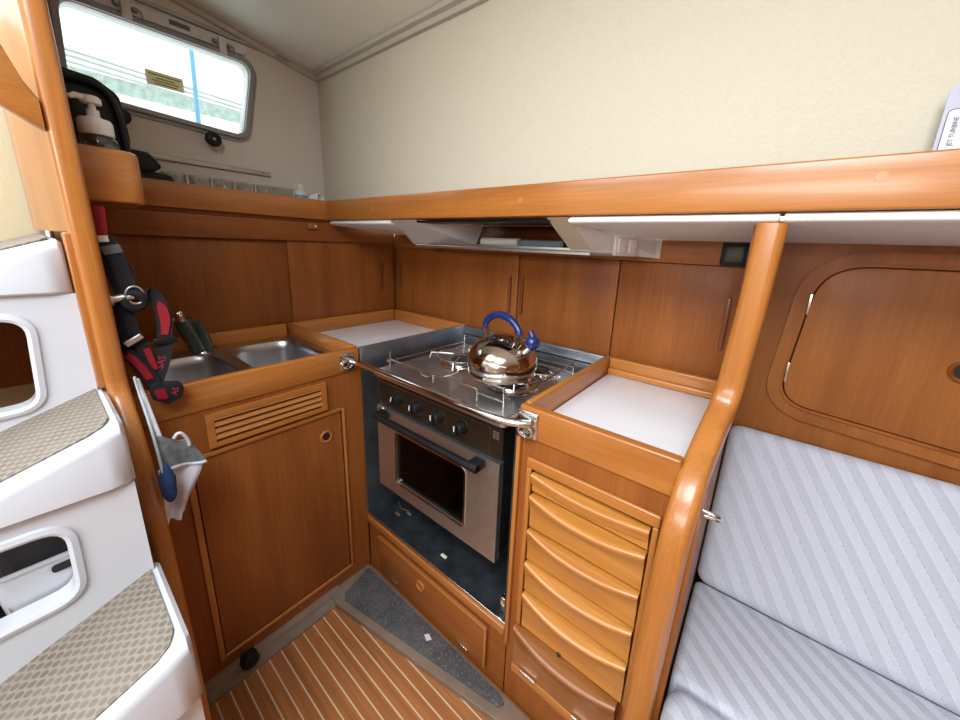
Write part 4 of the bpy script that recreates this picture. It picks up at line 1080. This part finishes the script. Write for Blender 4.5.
M().tube([Vector(f_grey(i / 16, 1)) + Vector((.002, 0, 0)) for i in range(17)], .0035, 8).obj('hem', CLOTHW, t)
M().tube(smooth_path([(.683, -1.090, .862), (.686, -1.084, .871), (.686, -1.077, .868), (.684, -1.070, .852), (.684, -1.068, .836)], 4), .0032, 8).obj('hanging_tab', CLOTHW, t)
t2 = M(); t2.bm.free(); t2.bm = bmesh.new()
bmesh.ops.create_uvsphere(t2.bm, u_segments=18, v_segments=12, radius=1.)
for v in t2.bm.verts:
    v.co.x *= .014 * (1 + .12 * math.sin(9 * v.co.z + 4 * v.co.y)); v.co.y *= .013 * (1 + .10 * math.sin(7 * v.co.z)); v.co.z *= .044
o = t2.obj('blue_bundle', CLOTHB, None, Matrix.Translation((.706, -1.1145, .780)))
tag(o, 'dark blue sponge bundle hanging in front of the white cloth', 'sponge')

# ------------------------------------------------------------------ light
W_ = bpy.data.worlds.new('sky'); sc.world = W_; W_.use_nodes = True
bg = W_.node_tree.nodes['Background']
bg.inputs[0].default_value = (.93, .98, 1.0, 1); bg.inputs[1].default_value = 2.2
def area(name, loc, tgt, sx, sy, power, col):
    l = bpy.data.lights.new(name, 'AREA'); l.shape = 'RECTANGLE'; l.size = sx; l.size_y = sy; l.energy = power; l.color = col
    o = bpy.data.objects.new(name, l); COL.objects.link(o); o.location = loc
    o.rotation_euler = (Vector(tgt) - Vector(loc)).to_track_quat('-Z', 'Y').to_euler(); return o
area('added_hatch_fill', (1.64, -1.72, 2.17), (1.6, -1.2, 0), .72, .65, 22, (.84, .92, 1.0))  # added lamp at an unseen hatch, placed overhead to leave the aft doors darker
area('companionway_daylight', (.55, -1.66, 2.22), (.85, -1.35, 0), 1.0, .75, 17, (.86, .93, 1.0))
area('added_inboard_fill', (1.45, -2.96, 1.60), (1.1, -.6, .4), 1.3, .5, 26, (1.0, .96, .90))  # added lamp, no window built here; lights sink front past the left bulkhead

# ------------------------------------------------------------------ camera
cam = bpy.data.cameras.new('camera'); co = bpy.data.objects.new('camera', cam); COL.objects.link(co)
F, YAW, PITCH, ROLL = 356.8727, .6592, .2394, .0409
PX, PY = 10.5022, -27.2591
cy_, sy_ = math.cos(YAW), math.sin(YAW); cp, sp_ = math.cos(PITCH), math.sin(PITCH)
fw = Vector((-sy_ * cp, cy_ * cp, -sp_)); r0 = Vector((cy_, sy_, 0)); u0 = r0.cross(fw)
cr, sr = math.cos(ROLL), math.sin(ROLL)
rt = r0 * cr + u0 * sr; up = -r0 * sr + u0 * cr
mw = Matrix((rt, up, -fw)).transposed().to_4x4(); mw.translation = Vector((1.5967, -1.2159, 1.2749))
co.matrix_world = mw
cam.sensor_width = 36.; cam.lens = F / 960 * 36.; cam.shift_x = -PX / 960; cam.shift_y = PY / 960
cam.clip_start = .02
sc.camera = co
sc.view_settings.view_transform = 'Standard'; sc.view_settings.look = 'None'; sc.view_settings.exposure = .35; sc.view_settings.gamma = 1.
sc.view_settings.use_curve_mapping = False
sc.cycles.use_denoising = True
sc.cycles.max_bounces = 10; sc.cycles.diffuse_bounces = 6; sc.cycles.transparent_max_bounces = 16
sc.cycles.sample_clamp_indirect = 6.
